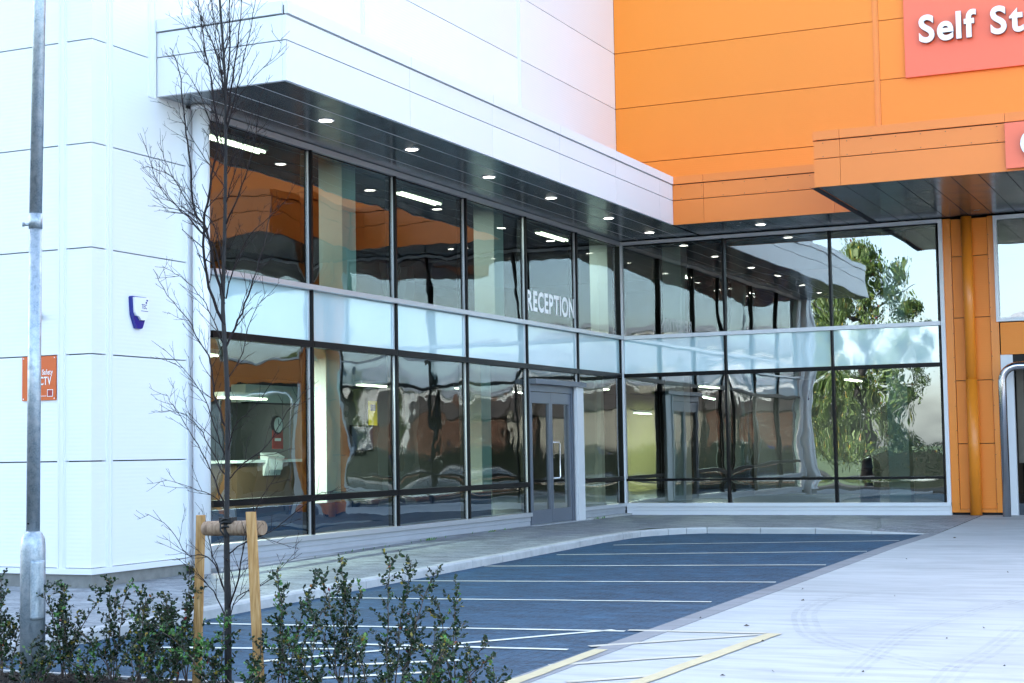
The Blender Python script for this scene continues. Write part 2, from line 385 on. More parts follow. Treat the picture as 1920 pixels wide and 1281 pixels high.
# tyre scuffs: thin films of rubber
def mk_scuff():
    t = NT('rubber_scuff'); t.set((.10, .105, .12), .8, 0, .2)
    tr = t.node('ShaderNodeBsdfTransparent'); ms = t.node('ShaderNodeMixShader')
    t.l(t.math('MULTIPLY', t.ramp(t.noise(9, 5), [(.35, (0,)*3), (.7, (1,)*3)]), .13), ms.inputs[0]); t.l(tr.outputs[0], ms.inputs[1]); t.l(t.b.outputs[0], ms.inputs[2]); t.l(ms.outputs[0], t.out.inputs[0]); return t.m
M['scuff'] = mk_scuff()
def scuff(pts, w, off):
    P = [GP(*p) for p in pts]; Q = []
    for i in range(len(P)-1):
        p0, p1, p2, p3 = P[max(i-1, 0)], P[i], P[i+1], P[min(i+2, len(P)-1)]
        for k in range(6):
            t = k/6; Q.append(.5*((2*p1) + (p2-p0)*t + (2*p0-5*p1+4*p2-p3)*t*t + (3*p1-p0-3*p2+p3)*t**3))
    Q.append(P[-1])
    for sh in (-w*.8, -w*.1, w*.7):
        b = MB(); vs = []
        for i, q in enumerate(Q):
            d = (Q[min(i+1, len(Q)-1)]-Q[max(i-1, 0)]); d.z = 0; d.normalize(); n = Vector((-d.y, d.x, 0))
            for s_ in (-1, 1):
                e = q + n*(sh + s_*w*.22); vs.append((e.x, e.y, gz(e.x)+off))
        b.add(vs, [(2*i, 2*i+1, 2*i+3, 2*i+2) for i in range(len(Q)-1)]); b.build('tyre_scuff', M['scuff'], lines); off += .002
scuff([(1630,1115),(1560,1124),(1515,1145),(1512,1172),(1540,1200),(1650,1230),(1780,1258)], .12, .010)
scuff([(1915,1128),(1800,1160),(1700,1192),(1620,1250),(1590,1275)], .09, .018)
scuff([(1919,1180),(1850,1232),(1800,1258),(1770,1290)], .1, .026)

# planting bed
sheet('planting_bed', [[(-33.4, -7.3, -.56), (-21.65, -7.3, -.47), (-21.65, 8, -.47), (-33.4, 8, -.56)]], M['soil'])
edg = link('bed_edging', None); tag(edg, kind='structure')
y = 8.0
while y > -7.3:
    MB().box(-21.65, -21.6, y-.9, y-.006, -.62, gz(-21.6)+.02).build('edging_stone', M['kerb'], edg); y -= .9
cb = MB()
for _ in range(5200):
    p = Vector((R_.uniform(-23.6, -21.68), R_.uniform(-7.2, -1.5), -.48)); s_ = R_.uniform(.012, .04); a = R_.uniform(0, 6.28); ti = R_.uniform(-.5, .5)
    d = Vector((math.cos(a), math.sin(a), ti))*s_; e = Vector((-math.sin(a), math.cos(a), R_.uniform(-.4, .4)))*s_*.45; u = Vector((0, 0, s_*.3+.008))
    cb.add([p-d-e+u, p+d-e+u, p+d+e+u, p-d+e+u, p+u*2.2], [(0,1,4), (1,2,4), (2,3,4), (3,0,4)])
tag(cb.build('bark_mulch', M['chip']), 'dark bark mulch spread under the shrubs', 'mulch', kind='stuff')
# scattered bits on the concrete
lb = MB()
for u, v in [(1313,1161),(1400,1176),(1504,1107),(1505,1128),(1678,1120),(1618,1263),(1450,1262),(1700,1050),(1790,1010),(1890,1075),(1355,1270),(1845,1180),(1430,1205),(1775,1200),(1883,1252)]:
    p = GP(u, v) + Vector((0, 0, .012)); s_ = R_.uniform(.012, .03); a = R_.uniform(0, 6.28); d = Vector((math.cos(a), math.sin(a), 0))*s_; e = Vector((-d.y, d.x, .2*s_))*.5
    lb.add([p-d, p-e, p+d, p+e+Vector((0, 0, .01))], [(0,1,2,3)])
tag(lb.build('leaf_litter', M['budleaf']), 'small dry leaves blown over the pale concrete', 'leaf litter', kind='stuff')

# ------------------------------------------------------------ white wing
TOP = 13.0
JZ = [-.10, 1.09, 2.29, 3.49, 4.68, 5.87, 7.05, 8.225, 9.40, 10.58, 11.77, TOP]
G_ = .007
white = thing('storage_building', 'white panelled storage building wing with long glazed ground floor and flat canopy', 'building')
XC = -16.76                                     # the outer corner
def panel_x(x0, x1, z0, z1, mat, par, yf=0.0, th=.08, name='wall_panel'):
    return sbox(name, mat, x0+G_*.5, x1-G_*.5, yf, yf+th, z0+G_, z1-G_, par)
def panel_y(y0, y1, z0, z1, mat, par, xf=0.0, th=.08, name='wall_panel'):
    return sbox(name, mat, xf, xf+th, y0+G_*.5, y1-G_*.5, z0+G_, z1-G_, par)
for z0, z1 in zip(JZ, JZ[1:]):
    # corner pieces folded round the outer corner
    c = MB(); c.prism([(XC, 0), (-16.51, 0), (-16.51, .08), (XC+.08, .08), (XC+.08, .36), (XC, .36)], z0+G_, z1-G_); c.build('corner_panel', M['white'], white)
    if z1 <= 5.9: panel_x(-16.40, -14.98, z0, z1, M['white'], white)
    else:
        panel_x(-16.40, -10.64, z0, z1, M['white'], white); panel_x(-10.54, -4.96, z0, z1, M['white'], white); panel_x(-4.86, -.002, z0, z1, M['white'], white)
    for y0 in (.47, 6.3, 12.1): panel_y(y0, y0+5.7, z0, z1, M['white'], white, XC)
panel_x(-14.98, -10.64, 5.5, 5.87, M['white'], white); panel_x(-10.54, -.002, 5.5, 5.87, M['white'], white)
def flash_x(x0, x1, z0, z1, par, mat, yf=0.0):
    b = MB(); b.box(x0, x1, yf-.012, yf+.06, z0, z1); b.box(x0+.018, x0+.026, yf-.022, yf-.0125, z0, z1); b.box(x1-.026, x1-.018, yf-.022, yf-.0125, z0, z1); b.build('cover_strip', mat, par)
def flash_y(y0, y1, z0, z1, par, mat, xf=0.0):
    b = MB(); b.box(xf-.012, xf+.06, y0, y1, z0, z1); b.box(xf-.022, xf-.0125, y0+.018, y0+.026, z0, z1); b.box(xf-.022, xf-.0125, y1-.026, y1-.018, z0, z1); b.build('cover_strip', mat, par)
flash_x(-16.51, -16.40, -.1, TOP, white, M['whitesmooth']); flash_x(-10.64, -10.54, 5.5, TOP, white, M['whitesmooth']); flash_x(-4.96, -4.86, 5.5, TOP, white, M['whitesmooth'])
flash_y(.36, .47, -.1, TOP, white, M['whitesmooth'], XC); flash_y(6.17, 6.3, -.1, TOP, white, M['whitesmooth'], XC)
flash_x(-15.74, -15.60, 5.40, 6.75, white, M['whitesmooth'])
# drip flashing and plinth
b = MB(); b.box(XC-.03, -14.98, -.03, .05, -.165, -.10); b.box(XC-.03, XC+.05, .05, 18, -.165, -.10); b.build('base_flashing', M['whitesmooth'], white)
b = MB(); b.box(XC+.01, -14.98, .012, .3, -.6, -.168); b.box(XC+.01, XC+.3, .3, 18, -.6, -.168); b.build('plinth', M['concrete_plinth'], white)
# inner body of the wing (behind the panels) and its roof
b = MB(); b.box(XC+.10, -14.9, .10, .25, -.6, TOP-.05); b.box(-14.9, .0, .10, .25, 5.46, TOP-.05); b.box(XC+.10, XC+.25, .25, 18, -.6, TOP-.05); b.box(XC+.1, 22, 17.8, 18, -.6, TOP-.05); b.box(XC+.1, 22, .1, 18, TOP-.3, TOP-.05)
b.box(21.8, 22, -30, 17.7, -.6, TOP-.31)
b.build('inner_wall', M['gap'], white)
b = MB(); b.box(XC-.03, 0.0, -.04, .12, TOP, TOP+.12); b.build('parapet_cap', M['whitesmooth'], white)
# round white column at the left end of the glazing, with square trim beside it
b = MB(); b.tube([(-14.90, -.16, pz(-14.9)-.02), (-14.90, -.16, 5.38)], .105, 24); b.box(-14.99, -14.60, -.02, .12, -.2, 5.40); b.build('column', M['whitesmooth'], white)
b = MB(); b.tube([(-14.90, -.16, 5.38), (-14.90, -.16, 5.43)], .125, 24); b.build('column_collar', M['whitesmooth'], white)

# canopy over the long wall and the corner (fascia, caps, soffit)
OV = 1.83; SZ = 5.43; FT = 6.36; XL = -15.58; C2X, C2Y = -4.87, -5.34
def fband_x(x0, x1, y, z0, z1, mat, par, out=0.0):
    sbox('fascia_panel', mat, x0+.003, x1-.003, y-out, y-out+.05, z0, z1, par)
fx = [XL, -12.56, -10.0, -7.45, -4.92, -2.6, -OV]
for x0, x1 in zip(fx, fx[1:]):
    fband_x(x0, x1, -OV, SZ, 5.895, M['whitesmooth'], white); fband_x(x0, x1, -OV, 5.909, 6.198, M['whitesmooth'], white); fband_x(x0, x1, -OV, 6.215, FT, M['whitesmooth'], white, .025)
for z0, z1, o_ in ((SZ, 5.895, 0), (5.909, 6.198, 0), (6.215, FT, .025)):     # short return at the left end
    sbox('fascia_panel', M['whitesmooth'], XL-o_, XL-o_+.05, -OV+.052, -.015, z0, z1, white)
b = MB(); b.box(XL+.052, -OV+.04, -OV+.054, -OV+.10, SZ+.03, FT-.03); b.box(XL+.054, XL+.10, -OV+.102, -.02, SZ+.03, FT-.03)
b.build('fascia_backing', M['gap'], white)
b = MB(); b.prism([(XL+.11, -OV+.11), (-OV, -OV+.11), (-OV, -.012), (XL+.11, -.012)], FT-.12, FT-.06); b.build('canopy_roof', M['whitesmooth'], white)
gy = [-OV+.055, -1.36, -.905, -.455, -.02]
for y0, y1 in zip(gy, gy[1:]):
    for x0, x1 in ((XL+.055, -12.2), (-12.2, -8.6), (-8.6, -5.0), (-5.0, -1.9), (-1.9, -.05)):
        sbox('soffit_plank', M['soffit'], x0+.003, x1-.003, y0+.006, y1-.006, SZ+.004, SZ+.03, white)
    if y1 < -.1:
        MB().box(XL+.06, -.06, y1-.0045, y1+.0045, SZ+.001, SZ+.012).build('soffit_glint', M['aluwhite'], white)  # white strips stand in for light caught on the plank edges
MB().box(XL+.06, -.03, -OV+.06, -.02, SZ+.034, SZ+.06).build('soffit_backing', M['gap'], white)

# ------------------------------------------------------------ orange wing
orange = thing('orange_storage_building', 'orange panelled storage building wing with glazed corner and deep orange canopies', 'building')
YE = -24.0
for z0, z1 in zip(JZ, JZ[1:]):
    if z0 > 5.4:
        for y0, y1 in ((-5.40, -.002), (-11.3, -5.51), (-17.2, -11.41), (YE, -17.31)): panel_y(y0, y1, z0, z1, M['orange'], orange)
panel_y(-5.40, -.002, 5.5, 5.87, M['orange'], orange); panel_y(-11.3, -5.51, 5.5, 5.87, M['orange'], orange); panel_y(YE, -11.41, 5.5, 5.87, M['orange'], orange)
for y0 in (-5.51, -11.41, -17.31): flash_y(y0, y0+.11, 5.5, TOP, orange, M['orangeflash'])
b = MB(); b.box(.10, .25, YE, -.0, 5.46, TOP-.05); b.box(.10, 21.8, YE, YE+.15, -.6, TOP-.05); b.box(.25, 21.8, YE, -.1, TOP-.3, TOP-.05); b.build('inner_wall', M['gap'], orange)
MB().box(-.04, .12, YE, -.05, TOP, TOP+.12).build('parapet_cap', M['orangeflash'], orange)
# pier between the glazing and the doorway
PZ = [-.10, 1.13, 2.32, 3.51, 4.68, 5.40]
for z0, z1 in zip(PZ, PZ[1:]):
    panel_y(-7.42, -6.75, z0, z1, M['orange'], orange, .02, .06)
b = MB(); b.box(-.004, .06, -6.745, -6.60, -.16, 5.41); b.box(-.004, .06, -7.575, -7.425, -.16, 5.41); b.box(-.012, .06, -7.42, -6.75, -.16, -.10); b.build('pier_trim', M['orangeflash'], orange)
MB().box(.085, .3, -7.57, -6.6, -.5, 5.41).build('pier_core', M['gap'], orange)
rv = MB()
def rivet_y(y, z, x, b=rv, s=.006): b.box(x-.004, x+.001, y-s, y+s, z-s, z+s)
for z in [k*.46 for k in range(0, 12)]:
    rivet_y(-6.735, z, -.004); rivet_y(-7.435, z, -.004)
# fascia over the glazed corner
fy = [-OV, -2.45, -4.97, -5.34]
for y1, y0 in zip(fy, fy[1:]+[None]):
    if y0 is None: break
    for z0, z1, o_ in ((SZ, 5.895, 0), (5.909, 6.198, 0), (6.215, FT, .025)):
        sbox('fascia_panel', M['orangesmooth'], -OV-o_, -OV-o_+.05, y0+.003, y1-.003, z0, z1, orange)
MB().box(-OV+.052, -OV+.10, -5.34, -OV-.01, SZ+.03, FT-.03).build('fascia_backing', M['gap'], orange)
MB().box(-OV+.10, -.01, -5.34, -.02, FT-.12, FT-.06).build('canopy_roof', M['orangesmooth'], orange)
for k in range(9):
    for z in (5.935, 6.16): rivet_y(-2.0-k*.42, z, -OV)
# soffit planks run across the passage too
yy = [-OV+.0, -2.27, -2.70, -3.13, -3.56, -3.99, -4.42, -4.85, -5.28]
for y1, y0 in zip(yy, yy[1:]): sbox('soffit_plank', M['soffit'], -OV+.055, -.05, y0+.006, y1-.006, SZ+.004, SZ+.03, orange)
# deep canopy
y2 = [C2Y, -5.78, -8.43, -11.0, -13.6, -16.2]
for y1, y0 in zip(y2, y2[1:]):
    for z0, z1, o_ in ((SZ, 5.895, 0), (5.909, 6.198, 0), (6.215, FT, .025)):
        sbox('fascia_panel', M['orangesmooth'], C2X-o_, C2X-o_+.05, y0+.003, y1-.003, z0, z1, orange)
for z0, z1, o_ in ((SZ, 5.895, 0), (5.909, 6.198, 0), (6.215, FT, .025)):
    sbox('fascia_panel', M['orangesmooth'], C2X+.052, -OV-.03, C2Y+o_-.05, C2Y+o_, z0, z1, orange)
    sbox('fascia_panel', M['orangesmooth'], C2X+.052, -.03, -16.2-o_, -16.2-o_+.05, z0, z1, orange)
MB().box(C2X+.052, C2X+.10, -16.1, C2Y-.054, SZ+.03, FT-.03).build('fascia_backing', M['gap'], orange)
MB().box(C2X+.10, -.01, -16.1, C2Y-.06, FT-.12, FT-.06).build('canopy_roof', M['orangesmooth'], orange)
for k in range(26):
    for z in (5.935, 6.16): rivet_y(-5.5-k*.40, z, C2X)
ro = rv.build('rivets', M['gap'], orange); ro['kind'] = 'stuff'
y = C2Y-.055; k = 0
while y > -16.1:
    sbox('soffit_plank', M['soffit'], C2X+.055, -.05, y-.43+.007, y-.007, SZ+.004, SZ+.03, orange); y -= .43
b = MB(); b.box(C2X+.06, -.03, -16.1, C2Y-.055, SZ+.034, SZ+.06); b.box(-OV+.06, -.03, C2Y-.05, -OV+.02, SZ+.034, SZ+.06); b.build('soffit_backing', M['gap'], orange)
MB().box(C2X+.052, -.05, C2Y-.053, C2Y+.07, SZ-.004, SZ-.001).build('soffit_edge', M['gap'], orange)
# wall beyond the pier: high window, orange band, doorway (the part right of the photo's edge is seen in the glass)
WY0, WY1 = -9.85, -7.60
MB().box(-.02, .06, WY0-.05, WY1+.0, 2.78, 3.38).build('wall_band', M['orange'], orange)
for z0, z1 in zip(PZ, PZ[1:]):
    for y0, y1 in ((-10.4, -9.92), (-15.3, -14.6), (-20.1, -19.3), (YE, -23.2)) if z1 < 3 else ((-12.2, -9.92), (-14.6, -12.21), (-19.3, -14.61), (YE, -19.31)): panel_y(y0, y1, z0, z1, M['orange'], orange, 0, .08)
MB().box(.085, .3, YE, -9.92, 2.30, 5.46).build('inner_wall', M['gap'], orange)
MB().box(1.2, 1.3, YE, -9.92, -.5, 2.5).build('bay_back_wall', M['indark'], orange)
for y0, y1 in ((-14.6, -10.4), (-19.3, -15.3), (-23.2, -20.1)):
    MB().box(.5, .56, y0, y1, -.2, 2.32).build('roller_shutter', M['soffit'], orange)

# ------------------------------------------------------------ glazing
def pane_mesh(w, h, axis):
    b = MB(); a, c = w/2, h/2
    v = [(-a, 0, -c), (a, 0, -c), (a, 0, c), (-a, 0, c)] if axis == 'x' else [(0, a, -c), (0, -a, -c), (0, -a, c), (0, a, c)]
    b.add(v, [(0, 1, 2, 3)]); me = b.mesh('pane'); uv = me.uv_layers.new(name='UVMap')
    for i, q in enumerate(((0, 0), (1, 0), (1, 1), (0, 1))): uv.data[i].uv = q
    return me
_pm = {}
def pane(axis, a0, a1, z0, z1, d, mat, par, name='pane'):
    k = (axis, round(a1-a0, 3), round(z1-z0, 3), mat.name)
    if k not in _pm: _pm[k] = pane_mesh(a1-a0, z1-z0, axis); _pm[k].materials.append(mat)
    loc = ((a0+a1)/2, d, (z0+z1)/2) if axis == 'x' else (d, (a0+a1)/2, (z0+z1)/2)
    return link(name, _pm[k], None, par, loc)
ZT = [(.035, .49, 'glass'), (.575, 2.60, 'glasslow'), (2.69, 3.385, 'spandrel'), (3.465, 5.33, 'glass')]
AX = [-14.54, -12.15, -9.72, -7.28, -4.84, -2.42, -.03]
def bay_x(i):
    x0, x1 = AX[i], AX[i+1]
    b = MB()                                   # black caps: the mullion at the right side and the two dark transoms
    if i == 5: b.box(x1-.06, x1-.031, -.05, .01, .03, 5.33)
    if i < 5: b.box(x1-.023, x1+.023, -.055, .0, .03 if i != 3 and i != 4 else 0.0, 5.35)
    if i != 4: b.box(x0+.03, x1-.03, -.055, .01, .49, .575)
    b.box(x0+.03, x1-.03, -.055, .01, 2.60, 2.69)
    f = b.build('window', M['black'], white)
    s = MB()
    s.box(x1-.045, x1-.0285, -.02, .0, .03, 5.33)
    MB().box(x1-.025, x1+.025, .021, .12, .0, 5.35).build('mullion', M['black'], f)
    s.build('bead', M['alu'], f)
    MB().box(x0, x1, -.115, .01, 3.39, 3.46).build('ledge', M['alu'], f)
    MB().box(x0+.05, x1-.05, .012, .1, 5.33, 5.42).build('head_rail', M['black'], f)
    for z0, z1, m in ZT:
        if i == 4 and z1 < 2.62: continue
        mm = M[m] if not (i in (0,) and m == 'glasslow') else M['glasslow']
        pane('x', x0+.05, x1-.05, z0, z1, .0 if m != 'spandrel' else -.004, mm, f, 'pane' if m != 'spandrel' else 'spandrel_panel')
    if i == 4:
        pane('x', x0+.05, x1-.05, 2.43, 2.60, 0, M['doorglass'], f)
    return f
WA = [bay_x(i) for i in range(6)]
# head trim, sill and base under the long glazing
MB().box(AX[0]-.06, -.02, -.06, .0, 5.345, 5.425).build('head_trim', M['alu'], white)
for x0, x1 in ((AX[0]-.03, -4.86), (-2.40, -.05)):
    b = MB(); b.box(x0, x1, -.10, .06, -.035, .03); b.build('window_sill', M['alu'], white)
    b = MB(); b.box(x0, x1, -.06, .05, -.115, -.036); b.box(x0, x1, -.05, .06, -.20, -.118); b.box(x0, x1, -.03, .08, -.40, -.20); b.build('base_panel', M['sill'], white)
    MB().box(x0, x1, -.20, -.052, -.5, pz(x0)+.035).build('footing_strip', M['kerb'], white)
# corner post
b = MB(); b.box(-.06, .02, -.085, .02, -.0, 5.42); b.box(-.075, -.0605, -.06, -.03, 0, 5.42); b.build('corner_post', M['aluwhite'], white)
# glazing of the short wall
BY = [-.06, -2.26, -4.42, -6.52]
def bay_y(i):
    y1, y0 = BY[i], BY[i+1]; b = MB()
    if i == 2: b.box(-.05, .01, y0+.031, y0+.05, .03, 5.33)
    if i < 2: b.box(-.06, .0, y0-.024, y0+.024, .03, 5.35)
    b.box(-.05, .01, y0+.03, y1-.03, .475, .525); b.box(-.055, .01, y0+.03, y1-.03, 2.60, 2.68)
    f = b.build('window', M['black'], orange)
    if i < 2: MB().box(.002, .12, y0-.025, y0+.025, 0, 5.35).build('mullion', M['black'], f)
    MB().box(-.10, .01, y0, y1, 3.385, 3.46).build('ledge', M['aluwhite'], f)
    MB().box(.012, .1, y0+.05, y1-.05, 5.26, 5.36).build('head_rail', M['black'], f)
    for z0, z1, m in ((.035, .475, 'glassB'), (.525, 2.60, 'glasslowB'), (2.68, 3.385, 'spandrel'), (3.46, 5.32, 'glassB')):
        pane('y', y0+.03, y1-.03, z0, z1, 0 if m != 'spandrel' else -.004, M[m], f, 'pane' if m != 'spandrel' else 'spandrel_panel')
    return f
WB = [bay_y(i) for i in range(3)]
b = MB(); b.box(-.07, .03, -6.60, -6.525, -.02, 5.40); b.build('end_post', M['aluwhite'], orange)
MB().box(-.08, -.0, -6.60, -.09, 5.345, 5.41).build('head_trim', M['aluwhite'], orange)
b = MB(); b.box(-.09, .06, -6.60, -.09, -.045, .03); b.build('window_sill', M['aluwhite'], orange)
b = MB(); b.box(-.06, .05, -6.60, -.09, -.115, -.048); b.box(-.05, .06, -6.60, -.09, -.40, -.118); b.build('base_panel', M['aluwhite'], orange)

# high window beyond the pier
f = MB(); f.box(-.07, .05, WY1-.0, WY1+.06, 3.40, 5.40); f.box(-.07, .05, WY0-.06, WY0, 3.40, 5.40); f.box(-.07, .05, WY0, WY1, 3.40, 3.47); f.box(-.07, .05, WY0, WY1, 5.33, 5.40)
f = f.build('window', M['aluwhite'], orange); pane('y', WY0, WY1, 3.47, 5.33, 0, M['glassB'], f)

# entrance: two leaves, header, right-hand post
XD = [-4.80, -3.87, -2.90]
b = MB(); b.box(-4.84, -2.42, -.20, .05, 2.33, 2.42); b.box(-4.84, -2.50, -.07, .05, 2.20, 2.33); b.box(-4.84, -4.78, -.07, .05, -.2, 2.20); b.box(-2.90, -2.80, -.07, .05, -.2, 2.20)
fr = b.build('door_frame', M['greydoor'], white)
b = MB(); b.box(-2.78, -2.42, -.13, .03, -.20, 2.325); b.box(-2.82, -2.78, -.16, -.10, -.2, 2.325); b.build('door_post', M['aluwhite'], white)
for k, (x0, x1) in enumerate(((-4.78, -3.865), (-3.855, -2.91))):
    b = MB(); b.box(x0, x0+.07, -.055, -.0, -.19, 2.19); b.box(x1-.07, x1, -.055, -.0, -.19, 2.19); b.box(x0+.07, x1-.07, -.055, -.0, 1.99, 2.19); b.box(x0+.07, x1-.07, -.055, -.0, -.19, .06)
    d = b.build('door', M['greydoor'], white)
    pane('x', x0+.07, x1-.07, .06, 1.99, -.02, M['doorglass'], d)
    if k == 1:
        h = MB(); hx = x0+.10; h.tube([(hx-.06, -.055, .62), (hx+.08, -.13, .62), (hx+.10, -.14, .66), (hx+.10, -.14, 1.24), (hx+.08, -.13, 1.28), (hx-.06, -.055, 1.28)], .014, 8); h.build('handle', M['handle'], d)
MB().box(-4.84, -2.42, -.18, .05, -.30, -.195).build('threshold', M['alu'], white)

# ------------------------------------------------------------ interior
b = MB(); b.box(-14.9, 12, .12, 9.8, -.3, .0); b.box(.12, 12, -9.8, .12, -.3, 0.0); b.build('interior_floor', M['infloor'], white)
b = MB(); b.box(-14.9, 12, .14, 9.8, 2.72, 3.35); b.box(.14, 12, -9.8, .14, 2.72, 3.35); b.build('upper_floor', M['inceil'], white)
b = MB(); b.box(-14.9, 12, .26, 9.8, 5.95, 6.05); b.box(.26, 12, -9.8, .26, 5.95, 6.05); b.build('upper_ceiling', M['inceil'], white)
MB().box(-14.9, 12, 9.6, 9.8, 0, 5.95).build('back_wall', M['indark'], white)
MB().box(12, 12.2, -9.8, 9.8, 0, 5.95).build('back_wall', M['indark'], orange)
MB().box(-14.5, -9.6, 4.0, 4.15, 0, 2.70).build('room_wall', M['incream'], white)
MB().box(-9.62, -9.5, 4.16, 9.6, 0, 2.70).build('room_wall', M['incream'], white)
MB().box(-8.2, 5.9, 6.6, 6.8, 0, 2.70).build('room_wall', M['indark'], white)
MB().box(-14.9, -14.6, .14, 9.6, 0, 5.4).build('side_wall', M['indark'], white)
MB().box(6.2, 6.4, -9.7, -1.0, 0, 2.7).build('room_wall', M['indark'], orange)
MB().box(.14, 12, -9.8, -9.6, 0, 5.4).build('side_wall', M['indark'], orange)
MB().box(-14.4, -5.2, .55, .62, 0, .42).build('reflection_panel', M['reflblue'], white)  # blue panel added in place of the paving's reflection low in the glass
for x in (-10.45, -5.15, .45):
    for z0, z1 in ((0, 2.72), (3.35, 5.95)): sbox('column', M['inwhite'], x-.2, x+.2, .55 if z0 == 0 else .35, .95 if z0 == 0 else .75, z0, z1, white) if z0 else sbox('column', M['inwhite'], x-.2, x+.2, .65, 1.05, z0, z1, white)
for y in (-5.55, -1.0):
    for z0, z1 in ((0, 2.72), (3.35, 5.95)): sbox('column', M['inwhite'], .45, .85, y-.2, y+.2, z0, z1, orange)

# ------------------------------------------------------------ doorway right of the pier
DO0, DO1 = -9.75, -7.80
MB().box(.0, .12, DO1, -7.58, -.3, 2.78).build('door_jamb', M['aluwhite'], orange)
MB().box(.0, .12, -9.9, DO0, -.3, 2.78).build('door_jamb', M['aluwhite'], orange)
MB().box(.02, .12, DO0, DO1, 2.60, 2.78).build('door_head', M['black'], orange)
MB().box(.13, 2.5, -9.8, -7.6, 2.70, 2.719).build('passage_ceiling', M['inceil'], orange)
MB().box(2.5, 2.6, -9.8, -7.6, -.2, 2.7).build('passage_wall', M['indark'], orange)
b = MB()
for k in range(14): b.box(.55, .58, DO0+.02+k*.14, DO0+.15+k*.14, .75, 2.55)
b.build('strip_curtain', simple('dull_beige', (.16, .14, .11), .8), orange)
MB().box(.13, 6.0, -9.8, -7.6, -.215, -.2).build('passage_floor', M['concrete'], orange)

# steel hoop guarding the doorway
hp = thing('door_guard_hoop', 'polished steel tubular hoop guarding the doorway right of the orange pier', 'barrier', (-.5, -7.66, pz(0)-.08))
r = .075; pts = [(0, 0, -.1), (0, 0, 2.55)]
for k in range(1, 7):
    a = k/6*math.pi/2; pts.append((0, -.28*(1-math.cos(a)), 2.55 + .28*math.sin(a)))
pts += [(0, -2.0, 2.83)]
for k in range(1, 7):
    a = k/6*math.pi/2; pts.append((0, -2.0 - .28*math.sin(a), 2.55 + .28*math.cos(a)))
pts.append((0, -2.28, -.1))
MB().tube(pts, r, 20).build('hoop_tube', M['steel'], hp)
for y in (0, -2.28):
    b = MB(); b.tube([(0, y, -.02), (0, y, .014)], .12, 20); b.build('base_plate', M['handle'], hp)
    for a in range(4):
        q = math.pi/4 + a*math.pi/2; MB().tube([(.1*math.cos(q), y+.1*math.sin(q), .01), (.1*math.cos(q), y+.1*math.sin(q), .035)], .012, 6).build('bolt', M['handle'], hp)

# trolley in the doorway
tr = thing('cage_trolley', 'dark goods trolley with mesh side and brown panel inside the doorway', 'trolley', (.35, -8.35, -.2))
b = MB()
for px_, py_ in ((0, 0), (0, -.9), (.5, 0), (.5, -.9)): b.box(px_-.015, px_+.015, py_-.015, py_+.015, .14, 1.30)
b.box(-.015, .515, -.915, .015, .12, .16); b.build('frame', M['black'], tr)
MB().box(-.02, .02, -.88, -.02, 1.24, 1.31).build('rail', M['red'], tr)
b = MB()
for k in range(22): b.box(-.012, -.006, -.88+k*.04, -.873+k*.04, 1.0, 1.235)
for k in range(6): b.box(-.006, -.001, -.885, -.015, 1.0+k*.04, 1.006+k*.04)
b.build('mesh_panel', M['handle'], tr)['kind'] = 'stuff'
MB().box(-.01, .01, -.88, -.02, .2, .99).build('side_board', simple('brown_board', (.07, .03, .015), .6), tr)
for px_, py_ in ((.03, -.06), (.03, -.84), (.47, -.06), (.47, -.84)):
    MB().tube([(px_-.015, py_, .06), (px_+.015, py_, .06)], .06, 12).build('wheel', M['rubber'], tr)
MB().tube([(-.03, .045, .86), (-.09, .05, .88), (-.1, .05, .98), (-.03, .045, 1.0)], .012, 8).build('handle', M['black'], tr)

# ------------------------------------------------------------ orange downpipe on the pier
dp = thing('drainpipe', 'orange round drainpipe running down the pier beside the doorway', 'drainpipe', (-.13, -7.06, pz(0)))
MB().tube([(0, 0, .005), (0, 0, 2.55)], .108, 20).build('lower_pipe', M['orangeflash'], dp)
MB().tube([(0, 0, 2.48), (0, 0, 5.62)], .100, 20).build('upper_pipe', M['orangeflash'], dp)
for z in (2.50, 1.2, 3.9, .45):
    MB().box(-.0, .13, -.02, .02, z-.03, z+.03).build('bracket', M['orangeflash'], dp)

# ------------------------------------------------------------ signs and lettering
def text_meshes(txt, size, extrude=.0, bold=0.0, squeeze=1.0):
    out = []; x = 0.0
    for ch in txt:
        if ch == ' ': x += size*.32*squeeze; continue
        c = bpy.data.curves.new('t', 'FONT'); c.body = ch; c.size = size; c.extrude = extrude; c.offset = bold; c.resolution_u = 6
        if extrude: c.bevel_depth = 0
        o = bpy.data.objects.new('t', c); COL.objects.link(o); dg = bpy.context.evaluated_depsgraph_get()
        me = bpy.data.meshes.new_from_object(o.evaluated_get(dg)); bpy.data.objects.remove(o); bpy.data.curves.remove(c)
        xs_ = [v.co.x for v in me.vertices]; a, b_ = min(xs_), max(xs_)
        for v in me.vertices: v.co.x = (v.co.x-a)*squeeze
        out.append((ch, me, x)); x += (b_-a)*squeeze + size*.075*squeeze
    return out, x
def put_text(txt, size, mat, parent, origin, facing, extrude=0, bold=0, squeeze=1, width=None, name='letter', center=False):
    """facing 'A': read on the long wall (normal -Y); 'B': on the short wall (normal -X)"""
    ms, w = text_meshes(txt, size, extrude, bold, squeeze)
    k = width/w if width else 1.0
    off = -w*k/2 if center else 0
    for ch, me, x in ms:
        me.name = name; me.materials.clear(); me.materials.append(mat)
        if extrude:
            me.materials.append(M['letterside'])
            for p in me.polygons: p.material_index = 0 if p.normal.z > .9 else 1
        o = link(name, me, None, parent)
        o.scale = (k, 1, 1)
        if facing == 'A': o.rotation_euler = (math.pi/2, 0, 0); o.location = Vector(origin) + Vector((off + x*k, 0, 0))
        else: o.rotation_euler = (math.pi/2, 0, -math.pi/2); o.location = Vector(origin) - Vector((0, off + x*k, 0))
